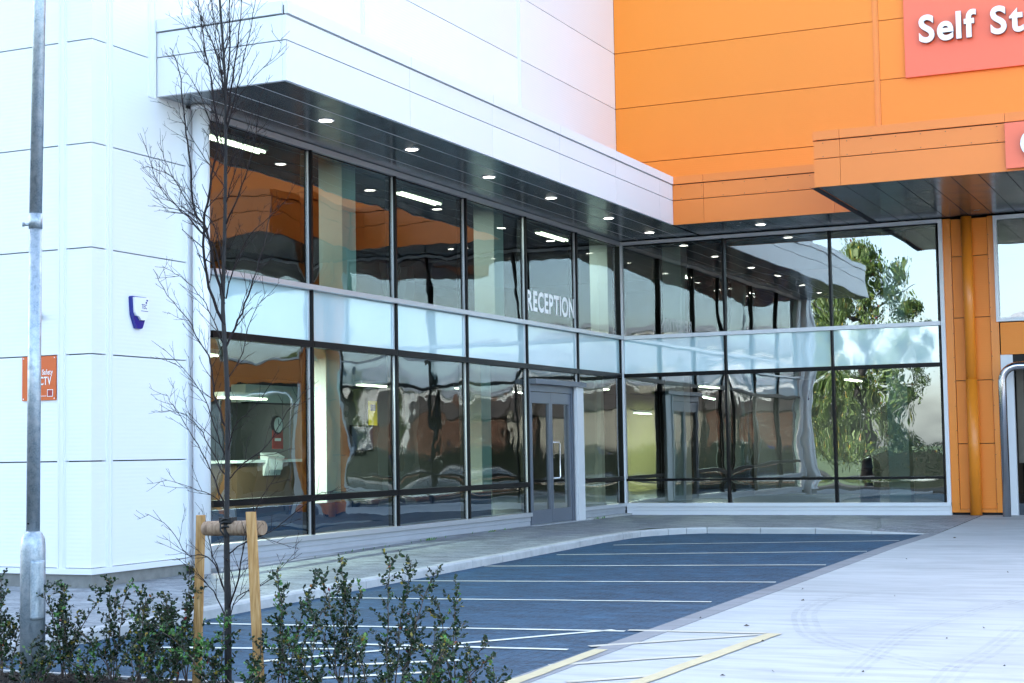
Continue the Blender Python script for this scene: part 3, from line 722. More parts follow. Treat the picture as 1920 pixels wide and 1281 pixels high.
sg = thing('shop_sign', 'salmon pink sign board high on orange wall with raised white words Self St', 'sign', (-.03, -6.02, 8.2))
MB().box(-.05, .0, -5.0, 0, 0, 2.2).build('board', M['signpink'], sg)
put_text('Self St', .72, M['letter'], sg, (-.13, -.30, .635), 'B', extrude=.045, bold=.020, width=1.98)
s2 = thing('canopy_sign', 'salmon pink sign board on deep canopy edge with white letter C', 'sign', (C2X-.03, -8.43, 5.46))
MB().box(-.05, -.0, -3.4, 0, 0, .73).build('board', M['signpink'], s2)
put_text('C', .62, M['letter'], s2, (-.11, -.24, .15), 'B', extrude=.04, bold=.02)
rc = thing('reception_lettering', 'white word RECEPTION stuck inside the upper window over the door', 'lettering', (-4.76, -.006, 3.68))
put_text('RECEPTION', .50, M['vinyl'], rc, (.02, 0, .0), 'A', bold=.016, width=2.27)
# CCTV notice on the end wall
cs = thing('security_notice', 'small orange CCTV safety notice screwed to the white end wall', 'notice', (XC-.012, .97, 1.785))
MB().box(-.008, .006, -.485, 0, 0, .50).build('plate', M['signorange'], cs)
put_text('Your Safety', .085, M['letter'], cs, (-.010, -.155, .29), 'B', bold=.0015, width=.29)
put_text('CCTV', .13, M['letter'], cs, (-.010, -.20, .175), 'B', bold=.002, width=.225)
MB().box(-.012, -.009, -.35, -.12, .045, .050).build('rule', M['letter'], cs)
b = MB(); b.box(-.012, -.009, -.445, -.365, .04, .046); b.box(-.012, -.009, -.445, -.365, .114, .12); b.box(-.012, -.009, -.445, -.439, .046, .114); b.box(-.012, -.009, -.371, -.365, .046, .114); b.build('emblem_frame', M['letter'], cs)
MB().box(-.011, -.0085, -.439, -.371, .046, .114).build('emblem', M['red'], cs)
b = MB()
for y_, z_ in ((-.02, .02), (-.465, .02), (-.02, .48), (-.465, .48)): b.box(-.011, -.0085, y_-.006, y_+.006, z_-.006, z_+.006)
b.build('screw_heads', M['letter'], cs)
# alarm sounder box
al = thing('alarm_box', 'white and dark blue alarm sounder box on the white wall', 'alarm', (-15.96, -.0, 2.615))
out = [(-.15, .36), (-.14, .375), (.13, .375), (.145, .36), (.13, .16), (.06, .01), (.03, 0), (-.03, 0), (-.06, .01), (-.13, .16)]
MB().prism([(x_*.98, z_) for x_, z_ in out], -.045, -.001, 'y').build('backplate', M['navy'], al)
out2 = [(-.125, .362), (.13, .368), (.138, .35), (.125, .17), (.09, .105), (.0, .10), (-.04, .14), (-.09, .15), (-.115, .19)]
MB().prism(out2, -.075, -.046, 'y').build('cover', M['letter'], al)
put_text('TEC', .075, M['navy'], al, (.0, -.077, .235), 'A', bold=.001, width=.10)
b = MB(); b.box(.09, .115, -.0775, -.0755, .325, .345); b.box(.075, .10, -.0775, -.0755, .298, .318); b.box(-.01, .12, -.0775, -.0755, .205, .211); b.build('emblem', M['navy'], al)
# camera behind the pole
cc = thing('security_camera', 'small dark security camera on the white end wall behind the lamp post', 'camera', (XC-.01, .74, 2.76))
MB().tube([(0, 0, 0), (-.06, 0, 0)], .03, 10).build('bracket', M['black'], cc)
MB().tube([(-.06, .02, -.01), (-.06, -.06, -.03)], .03, 12).build('body', M['black'], cc)

# ------------------------------------------------------------ downlights
DL = [(-13.43, -1.06), (-11.14, -1.09), (-8.51, -1.06), (-6.10, -1.09), (-3.35, -1.08), (-1.07, -1.07), (-1.02, -3.33)]
DN = ['first from the left, nearest the canopy outer corner', 'second from the left under the white canopy', 'third from the left under the white canopy', 'fourth from the left, above the door side',
      'fifth from the left under the white canopy', 'in the inner corner where both canopies meet', 'under the orange canopy in front of the short glass wall']
dl0 = None
for (x, y), w in zip(DL, DN):
    if dl0 is None:
        tb = MB(); tb.tube([(0, 0, -.006), (0, 0, .004)], .112, 24); ring = tb.mesh('trim'); ring.materials.append(M['aluwhite'])
        lb = MB(); lb.tube([(0, 0, -.010), (0, 0, -.0065)], .085, 24); lens = lb.mesh('lens'); lens.materials.append(M['lampglow']); dl0 = 1
    t_ = thing('downlight', 'round lit downlight, ' + w, 'light', (x, y, SZ), group='downlights under the canopies')
    link('trim', ring, None, t_); link('lens', lens, None, t_)

# ------------------------------------------------------------ things indoors
def strip_light(x, y, z, label, L=1.5, power=5):
    t_ = thing('strip_light', label, 'light', (x, y, z), group='strip lights indoors')
    MB().box(-L/2, L/2, -.09, .09, .0, .07).build('housing', M['inwhite'], t_)
    for s_ in (-.05, .05): MB().tube([(-L/2+.03, s_, -.02), (L/2-.03, s_, -.02)], .016, 8).build('tube', M['tubeglow'], t_)
    a = bpy.data.lights.new('strip_lamp', 'AREA'); a.shape = 'RECTANGLE'; a.size = L; a.size_y = .18; a.energy = power; a.color = (1, .97, .88)
    o = bpy.data.objects.new('strip_lamp', a); COL.objects.link(o); o.parent = t_; o.location = (0, 0, -.045)
def PY(u, v, y): r = ray(u, v); t = (y-CAM.y)/r.y; return CAM + r*t
def hitz(u, v, z): r = ray(u, v); t = (z-CAM.z)/r.z; return CAM + r*t
for (u, v), w in (((437, 268), 'behind the leftmost upper window'), ((785, 371), 'behind the third upper window of the long wall'), ((1036, 443), 'behind the RECEPTION window')):
    p = PY(u, v, 1.0); strip_light(p.x, p.y, p.z, 'twin tube strip light on upper ceiling '+w)
for (u, v), w in (((455, 745), 'low room behind the leftmost window'), ((700, 722), 'seen through the second window'), ((880, 728), 'seen through the fourth window'), ((1120, 728), 'seen beside the door'),
                  ((1330, 725), 'seen through the middle of the short wall'), ((1600, 712), 'seen through the right end of the short wall')):
    p = PY(u, v, 3.0) if u < 500 else hitz(u, v, 2.58)
    strip_light(p.x, p.y, p.z, 'strip light on lower ceiling '+w, 1.3, 20 if u < 500 else 14)
strip_light(-12.3, 1.9, 2.6, 'strip light added to brighten the cream room, close to the lower ceiling just inside the leftmost window', 1.3, 55)  # extra lamp, added to brighten the cream wall
p = PY(519, 797, 3.97); ck = thing('wall_clock', 'round grey wall clock on cream wall behind leftmost window', 'clock', p)
MB().tube([(0, .02, 0), (0, -.03, 0)], .16, 24).build('rim', M['black'], ck); MB().tube([(0, -.031, 0), (0, -.035, 0)], .135, 24).build('face', M['inwhite'], ck)
b = MB(); b.box(-.006, .006, -.04, -.036, 0, .10); b.box(0, .07, -.04, -.036, -.006, .006); b.build('hands', M['black'], ck)
p = PY(520, 824, 3.97); nt = thing('wall_notice', 'dark red square notice on cream wall under the clock', 'notice', p); MB().box(-.17, .17, -.01, 0, -.17, .17).build('sheet', M['red'], nt); MB().box(-.10, .10, -.013, -.0105, -.03, .02).build('text_block', M['inwhite'], nt)
p = PY(508, 870, 3.9); pb = thing('leaflet_rack', 'sloping leaflet rack with papers on cream wall behind leftmost window', 'rack', p)
MB().prism([(-.02, -.2), (.05, -.2), (.05, .2), (-.12, .12)], -.26, .26, 'x').build('rack_body', M['inwhite'], pb); MB().box(-.2, .2, -.11, -.1, -.1, .1).build('leaflet', M['inwhite'], pb)
p = PY(492, 741, 3.9); ac = thing('air_conditioner', 'long wall air conditioner above the clock behind leftmost window', 'air conditioner', p)
MB().box(-.85, .85, -.22, .07, -.14, .16).build('casing', M['inwhite'], ac); MB().box(-.8, .8, -.225, -.1, -.165, -.142).build('vent', M['black'], ac)
p = PY(698, 775, 6.55); yn = thing('yellow_notice', 'tall yellow notice on a far wall seen through the second window', 'notice', p); MB().box(-.20, .20, -.02, 0, -.28, .28).build('sheet', simple('yellow_card', (.75, .55, .03), .5), yn); MB().box(-.12, .12, -.024, -.021, .05, .2).build('symbol', M['black'], yn)
p = PY(676, 822, 6.5); sc_ = thing('wall_screen', 'black flat screen low on a far wall seen through the second window', 'screen', p); MB().box(-.5, .5, -.05, 0, -.3, .3).build('screen_case', M['black'], sc_); MB().box(-.46, .46, -.055, -.051, -.26, .26).build('display', M['darkblue'], sc_)
# litter bin
bp = PX(1632, 940, .9); bn = thing('litter_bin', 'dark dome topped litter bin behind the right pane of the short wall', 'bin', (.9, bp.y, 0.0))
MB().tube([(0, 0, 0), (0, 0, .62)], [.19, .22], 20).build('drum', M['darkblue'], bn); MB().tube([(0, 0, .62), (0, 0, .66)], .26, 20).build('collar', M['darkblue'], bn)
MB().tube([(0, 0, .66), (0, 0, .70), (0, 0, .80), (0, 0, .87), (0, 0, .90)], [.22, .225, .19, .11, .02], 20).build('dome', M['darkblue'], bn)
# reception counter
ct = thing('reception_counter', 'long dark reception counter seen dimly behind the fourth window', 'counter', (-6.6, 4.2, 0))
MB().box(-1.6, 1.6, -.3, .3, 0, 1.0).build('front', simple('counter_front', (.12, .07, .04), .5), ct); MB().box(-1.7, 1.7, -.36, .36, 1.0, 1.05).build('worktop', M['inwhite'], ct)

# ------------------------------------------------------------ lamp post
lp = thing('lamp_post', 'galvanised steel lamp post with thick base section in the planting bed', 'lamp post', (-22.0, PX(61.5, 1100, -22).y, -.47))
pz0 = .47
MB().tube([(0, 0, -.1), (0, 0, pz0+.50), (0, 0, pz0+.555), (0, 0, pz0+.59), (0, 0, pz0+.605)], [.088, .088, .082, .064, .051], 32).build('base_section', M['galv'], lp)
LY = PX(66, 425, -22).y - lp.location.y; LT = PX(73, 0, -22).y - lp.location.y
MB().tube([(0, 0, pz0+.60), (0.004, LY, pz0+2.86)], [.0480, .0460], 28).build('lower_shaft', M['galv'], lp)
MB().tube([(0.004, LY, pz0+2.79), (0.004, LY, pz0+2.90)], [.0485, .0485], 28).build('sleeve', M['galv'], lp)
MB().tube([(0.004, LY, pz0+2.89), (0.012, LT*1.9, pz0+6.4)], [.0455, .043], 28).build('upper_shaft', M['galv'], lp)
b = MB(); w = Vector((-.83, -.45, 0)).normalized()
# access door: a curved plate on the right side of the base
vs = []; nseg = 8
for zz, in_ in ((-.02, 1), (0.0, 0), (.38, 0), (.40, 1)):
    for k in range(nseg+1):
        a = math.radians(-150 + 75*(k/nseg)); rr = .0915 if not (in_ and k in (0, nseg)) else .0885
        vs.append((rr*math.cos(a), rr*math.sin(a), pz0+.0+zz))
fs = [(r_*(nseg+1)+k, r_*(nseg+1)+k+1, (r_+1)*(nseg+1)+k+1, (r_+1)*(nseg+1)+k) for r_ in range(3) for k in range(nseg)]
b.add(vs, fs, True); dr = b.build('access_door', M['galv'], lp); sm = dr.modifiers.new('thick', 'SOLIDIFY'); sm.thickness = .004; sm.offset = 1
b = MB(); b.tube([(-.02, LY+.025, pz0+2.82), (-.05, LY+.066, pz0+2.82)], .011, 8); b.tube([(-.045, LY+.060, pz0+2.82), (-.054, LY+.072, pz0+2.82)], .017, 6); b.build('clamp_bolt', M['galv'], lp)
MB().tube([(-.055, -.0, pz0+.66), (-.04, -.0, pz0+.66)], .006, 6).build('grub_screw', M['black'], lp)

# ------------------------------------------------------------ young tree and its stakes
TX = -21.9
tree = thing('young_tree', 'slender bare young tree tied between two wooden stakes', 'tree', PX(428, 1290, TX))
org = Vector(tree.location)
def path3(pts, dx=0.0, j=.0):
    out = []; n = len(pts)
    for i, (u, v) in enumerate(pts):
        p = PX(u, v, TX + dx*i/max(1, n-1)); out.append(p - org)
    return out
def smooth(P, k=4):
    Q = []
    for i in range(len(P)-1):
        p0, p1, p2, p3 = P[max(i-1, 0)], P[i], P[i+1], P[min(i+2, len(P)-1)]
        for a in range(k):
            t = a/k; Q.append(.5*((2*p1) + (p2-p0)*t + (2*p0-5*p1+4*p2-p3)*t*t + (3*p1-p0-3*p2+p3)*t**3))
    Q.append(P[-1]); return Q
trunk = smooth(path3([(430,1320),(428,1270),(427,1150),(425,1020),(425,960),(427,760),(420,620),(418,560),(422,400),(423,240),(421,130),(412,0),(404,-120)]))
rt = [.0265 - .0205*(i/(len(trunk)-1))**.9 for i in range(len(trunk))]
MB().tube(trunk, [r*R_.uniform(.95, 1.06) for r in rt], 12).build('trunk', M['bark'], tree)
limbs = [
 ([(420,570),(402,500),(386,430),(364,396),(356,302),(347,235),(342,181),(333,120),(318,90)], .25, .0095),
 ([(421,610),(392,540),(381,430),(398,330),(408,250),(398,170),(384,90),(370,-10)], -.25, .0105),
 ([(424,650),(447,600),(470,540),(492,470),(508,390)], .3, .008),
 ([(424,420),(450,360),(470,300),(482,240),(490,170)], -.2, .006),
 ([(422,170),(405,105),(385,50),(368,-10)], .15, .006), ([(423,235),(437,150),(447,60),(455,-20)], -.15, .0075),
 ([(422,210),(430,110),(430,0),(428,-60)], .2, .007), ([(421,300),(402,250),(380,190),(352,140),(318,28+70)], .1, .005),
 ([(422,180),(395,130),(362,70),(340,25)], -.2, .004),
 ([(426,1150),(446,1088),(458,1020),(481,950),(520,890)], -.2, .006), ([(427,1125),(405,1060),(390,1000),(378,955)], .2, .005),
 ([(423,800),(402,740),(395,680),(372,640),(352,600),(315,555),(288,506)], .2, .006),
 ([(424,860),(402,800),(385,750),(352,700),(305,652)], -.2, .005), ([(425,900),(400,850),(372,800),(340,775),(300,770)], .1, .0045),
 ([(426,1120),(404,1060),(378,1040),(352,1040),(318,990),(272,962)], -.15, .005),
 ([(427,900),(455,870),(500,835),(540,770),(570,735)], .2, .005), ([(426,850),(440,800),(470,770),(500,730)], -.2, .004),
 ([(426,960),(395,880),(362,820),(330,770),(312,740)], .2, .005),
 ([(427,1040),(470,1010),(520,990),(590,930),(610,925)], .1, .0045), ([(421,560),(405,470),(372,430),(330,385),(300,350),(262,250)], -.2, .006),
 ([(386,430),(345,400),(310,360),(285,330)], .1, .004), ([(420,500),(400,420),(360,380),(320,330),(272,312)], .15, .004),
 ([(424,660),(400,600),(380,560),(340,520),(305,500)], -.1, .0045), ([(425,720),(455,660),(470,600),(500,545)], .2, .0045),
 ([(421,130),(412,80),(400,20),(392,-60)], .15, .005), ([(422,200),(414,120),(402,60),(394,-20)], -.25, .005), ([(423,260),(440,180),(462,90),(478,10),(484,-50)], .25, .005),
 ([(421,100),(434,50),(440,-10)], .1, .004), ([(420,140),(398,80),(372,20),(358,-30)], .25, .004), ([(423,300),(408,230),(395,150),(380,80),(376,30)], -.15, .005), ([(424,240),(445,190),(480,140),(520,100),(528,70)], .1, .0035),
 ([(421,350),(385,300),(350,240),(326,200)], -.1, .004), ([(364,396),(335,350),(308,300),(300,270)], .1, .0035), ([(424,380),(440,320),(462,250),(476,190)], -.1, .004), ([(381,430),(360,400),(318,390),(290,370)], -.1, .0035),
 ([(424,560),(440,500),(470,440),(520,395),(545,300+60)], -.2, .005), ([(426,960),(400,930),(360,915),(300,895)], -.1, .004),
 ([(423,330),(455,270),(490,240),(520,200)], .1, .0035), ([(425,1180),(445,1120),(500,1090),(560,1030)], .15, .0045), ([(425,1160),(400,1110),(370,1075),(345,1050)], -.2, .0045),
]
br = MB(); tw = MB(); bud = MB()
def twigs(P, rad, depth):
    L = sum((P[i+1]-P[i]).length for i in range(len(P)-1)); n = int(L/(.074 if depth == 0 else .066)); side = R_.choice((-1, 1))
    for k in range(n):
        f = (k+.6+R_.uniform(-.25, .25))/n
        if f < .12 or f > .97: continue
        i = min(len(P)-2, int(f*(len(P)-1))); d = (P[i+1]-P[i]).normalized(); p = P[i].lerp(P[i+1], f*(len(P)-1)-i); side = -side
        ax = Vector((R_.uniform(.55, 1), R_.uniform(-.5, .5), 0)).normalized() if R_.random() < .8 else Vector((0, 1, 0))
        q = Matrix.Rotation(side*math.radians(R_.uniform(28, 48)), 3, ax) @ d; q.z += .15; q.normalize()
        ln = (R_.uniform(.12, .36) if depth == 0 else R_.uniform(.05, .14))*(1-.45*f); T = [p]; cur = q
        for s_ in range(4):
            cur = (cur + Vector((R_.uniform(-.13, .13), R_.uniform(-.13, .13), R_.uniform(-.02, .12)))).normalized(); T.append(T[-1]+cur*ln/4)
        r0 = max(.0020, rad*(1-f)*.4+.0012) if depth == 0 else .0016
        tw.tube(T, [r0, r0*.85, r0*.75, r0*.65, r0*.55], 4, False)
        for q_ in T[1:]:
            if R_.random() < .65:
                e = Vector((R_.uniform(-1, 1), R_.uniform(-1, 1), R_.uniform(.2, 1))).normalized()*R_.uniform(.004, .009); g = e.orthogonal().normalized()*.0018
                bud.add([q_, q_+e*.5+g, q_+e, q_+e*.5-g], [(0,1,2,3)])
        if R_.random() < .07:
            q_ = T[-1]; e = Vector((R_.uniform(-1, 1), R_.uniform(-1, 1), -1)).normalized()*.022; g = e.orthogonal().normalized()*.006
            bud.add([q_, q_+e*.5+g, q_+e, q_+e*.5-g], [(0,1,2,3)])
        if depth == 0 and ln > .12: twigs(T, r0, 1)
for pts, dx, r0 in limbs:
    P = smooth(path3(pts, dx)); P = [p + (Vector((R_.uniform(-.006, .006), R_.uniform(-.006, .006), R_.uniform(-.006, .006))) if i else Vector()) for i, p in enumerate(P)]
    rr = [1.15*r0*(1-.75*i/(len(P)-1)) for i in range(len(P))]; MB().tube(P, rr, 6, False).build('branch', M['twig'], tree); twigs(P, r0, 0)
tp = trunk[int(len(trunk)*.55):]; twigs(tp, .006, 0)
o = tw.build('twigs', M['twig'], tree); o['kind'] = 'stuff'; o = bud.build('buds', M['budleaf'], tree); o['kind'] = 'stuff'

st = thing('tree_support', 'two pale wooden stakes joined by a rough timber crossbar holding the young tree', 'tree stake', (-21.9, -5.5, -.47))
so_ = Vector(st.location)
def post(pts, w, d, name, mat, rz):
    P = [Vector(p)-so_ for p in pts]; b = MB(); n = 9; vs = []
    for i in range(n):
        c = P[0].lerp(P[1], i/(n-1)); j = R_.uniform(-.0012, .0012)
        for sx_, sy_ in ((-1, -.7), (-.7, -1), (.7, -1), (1, -.7), (1, .7), (.7, 1), (-.7, 1), (-1, .7)):
            x_ = sx_*d/2+j; y_ = sy_*w/2+j; vs.append((c.x + x_*math.cos(rz)-y_*math.sin(rz), c.y + x_*math.sin(rz)+y_*math.cos(rz), c.z))
    fs = [(i*8+k, i*8+(k+1) % 8, (i+1)*8+(k+1) % 8, (i+1)*8+k) for i in range(n-1) for k in range(8)] + [tuple(range(7, -1, -1)), tuple(range((n-1)*8, n*8))]
    b.add(vs, fs); return b.build(name, mat, st)
post([PX(369, 1290, -21.75), PX(376.5, 966, -21.75)], .062, .056, 'stake', M['stake'], .5)
post([PX(489, 1330, -22.05), PX(470.5, 960, -22.05)], .066, .056, 'stake', M['stake'], .5)
a = PX(386, 991, -21.82)-so_; c = PX(492, 990, -21.92)-so_; d = (c-a).normalized(); b = MB()
a2 = a - d*.0; c2 = c
b.tube([a2, a2+(c2-a2)*.25, a2+(c2-a2)*.5, a2+(c2-a2)*.75, c2], [.050, .053, .051, .053, .049], 14); b.build('crossbar', M['rail'], st)
# rubber tie round the trunk
b = MB(); tc = PX(425, 980, TX)-so_
for zz, rr in ((-.03, .034), (.0, .036), (.022, .034)):
    b.tube([(tc.x+rr*math.cos(t_/14*6.283), tc.y+rr*math.sin(t_/14*6.283), tc.z+zz+.006*math.sin(t_)) for t_ in range(15)], .007, 6)
b.box(tc.x-.02, tc.x+.05, tc.y-.05, tc.y+.05, tc.z+.0, tc.z+.035); b.tube([tc+Vector((-.03, .03, .0)), tc+Vector((-.045, .02, -.05)), tc+Vector((-.03, -.01, -.10))], .006, 6)
b.build('rubber_tie', M['rubber'], st)

# ------------------------------------------------------------ shrubs
def leaf(b, p, d, n, L, wd):
    s_ = d.cross(n).normalized()*wd; f = n*wd*.35
    b.add([p, p+d*L*.35+s_+f, p+d*L*.75+s_*.8+f, p+d*L, p+d*L*.75-s_*.8+f, p+d*L*.35-s_+f], [(0,1,2,3), (0,3,4,5)])
def shrub(u, top_v, x, label, nst=9, spread=.34, fresh=.0, dens=1.0):
    spread *= 1.35; nst = max(3, int(nst*.75)); dens *= .8
    x = min(x, -21.82); tpnt = PX(u, top_v, x); gzv = -.48; H = max(.2, tpnt.z - gzv)
    s0 = thing('shrub', label, 'shrub', (x, tpnt.y, gzv), group='shrubs in the planting bed'); st_ = MB(); lf = MB(); fr_ = MB()
    for k in range(nst):
        a = R_.uniform(0, 6.283); sp = spread*R_.uniform(.2, 1); h = H*(1.0 if k == 0 else R_.uniform(.35, .97))
        if k == 0: sp *= .15
        base = Vector((R_.uniform(-.05, .05), R_.uniform(-.05, .05), 0)); P = [base]; n = 9
        for i in range(1, n+1):
            t = i/n; bend = t**1.5
            P.append(base + Vector((math.cos(a)*sp*bend, math.sin(a)*sp*bend, h*(t - .16*t*t*(sp/spread))/(1-.16*sp/spread))) + Vector((R_.uniform(-.01, .01), R_.uniform(-.01, .01), 0)))
        st_.tube(P, [.0045*(1-.7*i/n)+.0008 for i in range(n+1)], 5, False)
        m = int(h/.027*dens)
        for q in range(m):
            f = .20 + .80*((q+R_.random())/m)**.8; i = min(n-1, int(f*n)); p = P[i].lerp(P[i+1], f*n-i); d = (P[i+1]-P[i]).normalized()
            a2 = R_.uniform(0, 6.283); out_ = Vector((math.cos(a2), math.sin(a2), R_.uniform(.1, .9))).normalized(); d2 = (d*.45+out_).normalized()
            ln = R_.uniform(.05, .19)*(1.15-.55*f); T = [p, p+d2*ln*.5+Vector((0, 0, .004)), p+d2*ln+Vector((0, 0, -.004))]
            st_.tube(T, [.0017, .0013, .0008], 3, False); nl = max(4, int(ln/.0085)); isf = R_.random() < fresh*(.3+f)
            for e in range(nl):
                g = (e+.7)/nl; w_ = T[0].lerp(T[2], g); c = Vector((R_.uniform(-1, 1), R_.uniform(-1, 1), R_.uniform(-.6, 1))).normalized()
                dd = (d2*.5+c*.9).normalized(); nn = dd.orthogonal().normalized(); nn = (Matrix.Rotation(R_.uniform(0, 6.28), 3, dd) @ nn); L = R_.uniform(.017, .034)
                leaf(fr_ if isf else lf, w_, dd, nn, L, L*R_.uniform(.26, .38))
    st_.build('stems', M['stem'], s0); o = lf.build('leaves', M['leaf'], s0); o['kind'] = 'stuff'
    if fr_.f: o = fr_.build('young_leaves', M['freshleaf'], s0); o['kind'] = 'stuff'
SH = [(5, 1085, -21.9, 'dark shrub at the left edge, left of the lamp post', 11, .30, .05, 1),
      (118, 1095, -21.6, 'dark leafy shrub just right of the lamp post base', 10, .30, .05, 1),
      (205, 1088, -21.7, 'dark shrub with tall central shoots between lamp post and first stake', 10, .30, .05, 1),
      (262, 1110, -22.1, 'low dense shrub left of the first wooden stake', 12, .30, .1, 1.1),
      (338, 1062, -21.7, 'shrub reaching up against the left wooden stake', 10, .26, .12, 1),
      (400, 1150, -22.1, 'low bright leaved shrub at the foot of the young tree', 10, .24, .35, 1.1),
      (535, 1072, -21.8, 'loose shrub just right of the right wooden stake', 9, .32, .2, 1),
      (590, 1165, -22.2, 'low shrub in front between stake and the tall shrubs', 9, .28, .2, 1),
      (648, 1050, -21.7, 'tall dark shrub, first of three standing against the blue paving', 8, .22, .05, 1.05),
      (742, 1048, -21.8, 'tall dark shrub, middle of three standing against the blue paving', 8, .24, .05, 1.05),
      (850, 1102, -21.9, 'dark shrub, rightmost tall one standing against the blue paving', 9, .27, .05, 1),
      (800, 1180, -22.3, 'short spreading shrub below the rightmost tall shrubs', 8, .28, .1, 1),
      (940, 1248, -22.0, 'small sprig of shrub by the corner of the concrete edge', 4, .20, .1, .9),
      (60, 1205, -22.3, 'low shrub in front of the lamp post base', 10, .28, .15, 1),
      (160, 1215, -22.2, 'low dense shrub at the bottom left of the bed', 11, .30, .12, 1.1),
      (310, 1200, -22.2, 'low shrub in front of the left wooden stake', 11, .28, .1, 1.1),
      (470, 1195, -22.3, 'low shrub at the foot of the right wooden stake', 9, .26, .25, 1),
      (690, 1190, -22.2, 'low shrub under the middle tall shrubs', 9, .28, .1, 1)]
for a in SH: shrub(*a)
# small weeds along the wall foot
wd = MB()
for _ in range(70):
    x = R_.choice((R_.uniform(-9.2, -8.9), R_.uniform(-7, -6.7), R_.uniform(-2.2, -1.6), R_.uniform(-13.5, -5))); p = Vector((x, -.22+R_.uniform(-.03, .02), pz(x)))
    d = Vector((R_.uniform(-.5, .5), R_.uniform(-.6, .2), 1)).normalized(); leaf(wd, p, d, d.orthogonal().normalized(), R_.uniform(.02, .06), .006)
tag(wd.build('weeds', M['freshleaf']), 'tiny green weeds growing along the foot of the glass wall', 'weeds', kind='stuff')

# ------------------------------------------------------------ what stands opposite (seen in the glass)
def big_tree(x, y, h, rad, label, share=[]):
    z0 = gz(x)-.05; t_ = thing('tree', label, 'tree', (x, y, z0), group='trees across the road')
    b = MB(); b.tube([(0, 0, 0), (.1, .05, h*.3), (0, .1, h*.6), (.1, 0, h*.85)], [.25, .2, .12, .04], 10)
    for k in range(9):
        a = k*2.4; z = h*(.28+.06*k); L = rad*R_.uniform(.5, .85); b.tube([(0, .05, z), (math.cos(a)*L*.5, math.sin(a)*L*.5, z+L*.35), (math.cos(a)*L, math.sin(a)*L, z+L*.6)], [.09, .05, .02], 6)
    b.build('trunk', M['bark'], t_)
    if not share:
        c = MB(); cl = []
        for k in range(100):
            a = R_.uniform(0, 6.283); zz = R_.uniform(.0, 1); rr = math.sqrt(max(.03, 1-(2*zz-.9)**2*.85))*R_.uniform(.35, 1.0); cl.append((Vector((math.cos(a)*rr, math.sin(a)*rr, zz)), R_.uniform(.10, .22)))
        for ce, cr in cl:
            for _ in range(260):
                d = Vector((R_.gauss(0, 1), R_.gauss(0, 1), R_.gauss(0, .7))).normalized()*cr*R_.uniform(.3, 1); p = ce + Vector((d.x, d.y, d.z*.55)); n = Vector((R_.uniform(-1, 1), R_.uniform(-1, 1), R_.uniform(-1, 1))).normalized(); g = n.orthogonal().normalized()
                s_ = R_.uniform(.012, .026); c.add([p-n*s_*.4, p+g*s_*.6, p+n*s_, p-g*s_*.6], [(0,1,2,3)])
        me = c.mesh('crown'); me.materials.append(M['treeleaf']); share.append(me)
    o = link('crown', share[0], None, t_, (0, 0, h*.12), (0, 0, R_.uniform(0, 6))); o.scale = (rad, rad, h*.88); o['kind'] = 'stuff'
big_tree(-50, 5.6, 12.0, 3.7, 'large green tree across the road, reflected in the right panes')
big_tree(-54, 11.0, 10.5, 4.4, 'green tree behind the large one across the road')
big_tree(-56, -7.0, 7.0, 2.6, 'small green tree between the houses across the road')
big_tree(-64, -47, 9.5, 4.0, 'green tree at the far end of the houses')
def parked_car(x, y, rz, col, label):
    t_ = thing('parked_car', label, 'car', (x, y, gz(x)), rz, group='cars parked across the road')
    m = simple('car_paint_'+str(len(bpy.data.materials)), col, .25, .2, .6)
    prof = [(-2.1, .35), (-2.12, .75), (-1.95, .92), (-1.2, 1.0), (-.75, 1.38), (.55, 1.43), (1.35, 1.02), (2.0, .9), (2.12, .6), (2.08, .3), (1.7, .28), (1.55, .55), (1.25, .65), (.95, .55), (.82, .28), (-.88, .28), (-1.0, .55), (-1.3, .65), (-1.6, .55), (-1.75, .28)]
    MB().prism(prof, -.85, .85, 'y').build('body', m, t_)
    g = MB(); g.prism([(-1.08, 1.02), (-.70, 1.33), (.50, 1.37), (1.2, 1.02)], -.857, .857, 'y'); g.build('side_window', M['black'], t_)
    MB().prism([(.60, 1.41), (.62, 1.435), (1.38, 1.045), (1.36, 1.02)], -.72, .72, 'y').build('windscreen', M['black'], t_)
    for wx in (-1.3, 1.25):
        for wy in (-.8, .8):
            w_ = MB(); w_.tube([(wx, wy-.1, .32), (wx, wy+.1, .32)], .32, 18); ww = w_.build('wheel', M['rubber'], t_); MB().tube([(wx, wy-.105, .32), (wx, wy+.105, .32)], .19, 12).build('rim', M['handle'], ww)
    for wy in (-.6, .6): MB().box(2.04, 2.11, wy-.18, wy+.18, .62, .78).build('headlight', M['inwhite'], t_)
for a in [(-46, 1.0, 1.5, (.6, .6, .6), 'silver car parked in front of the large tree across the road'), (-44, -12, 1.6, (.35, .02, .02), 'red car parked across the road'), (-44, -17.5, 1.55, (.55, .56, .58), 'white car parked beside the red one across the road'),
          (-44, -24, 1.6, (.05, .07, .12), 'dark blue car parked across the road'), (-44, -30, 1.57, (.45, .04, .03), 'second red car, at the far end of the parked row')]: parked_car(*a)
brick = NT('brick_facade')
bt = brick.node('ShaderNodeTexBrick'); bt.inputs['Scale'].default_value = 1; bt.inputs['Brick Width'].default_value = .4; bt.inputs['Row Height'].default_value = .15; bt.inputs['Mortar Size'].default_value = .015
bt.inputs['Color1'].default_value = (.12, .05, .03, 1); bt.inputs['Color2'].default_value = (.17, .075, .045, 1); bt.inputs['Mortar'].default_value = (.3, .27, .24, 1)
mp = brick.node('ShaderNodeMapping'); mp.inputs['Rotation'].default_value = (math.pi/2, 0, math.pi/2); brick.l(brick.pos(), mp.inputs[0]); brick.l(mp.outputs[0], bt.inputs['Vector']); M['brick'] = brick.set(bt.outputs[0], .85)
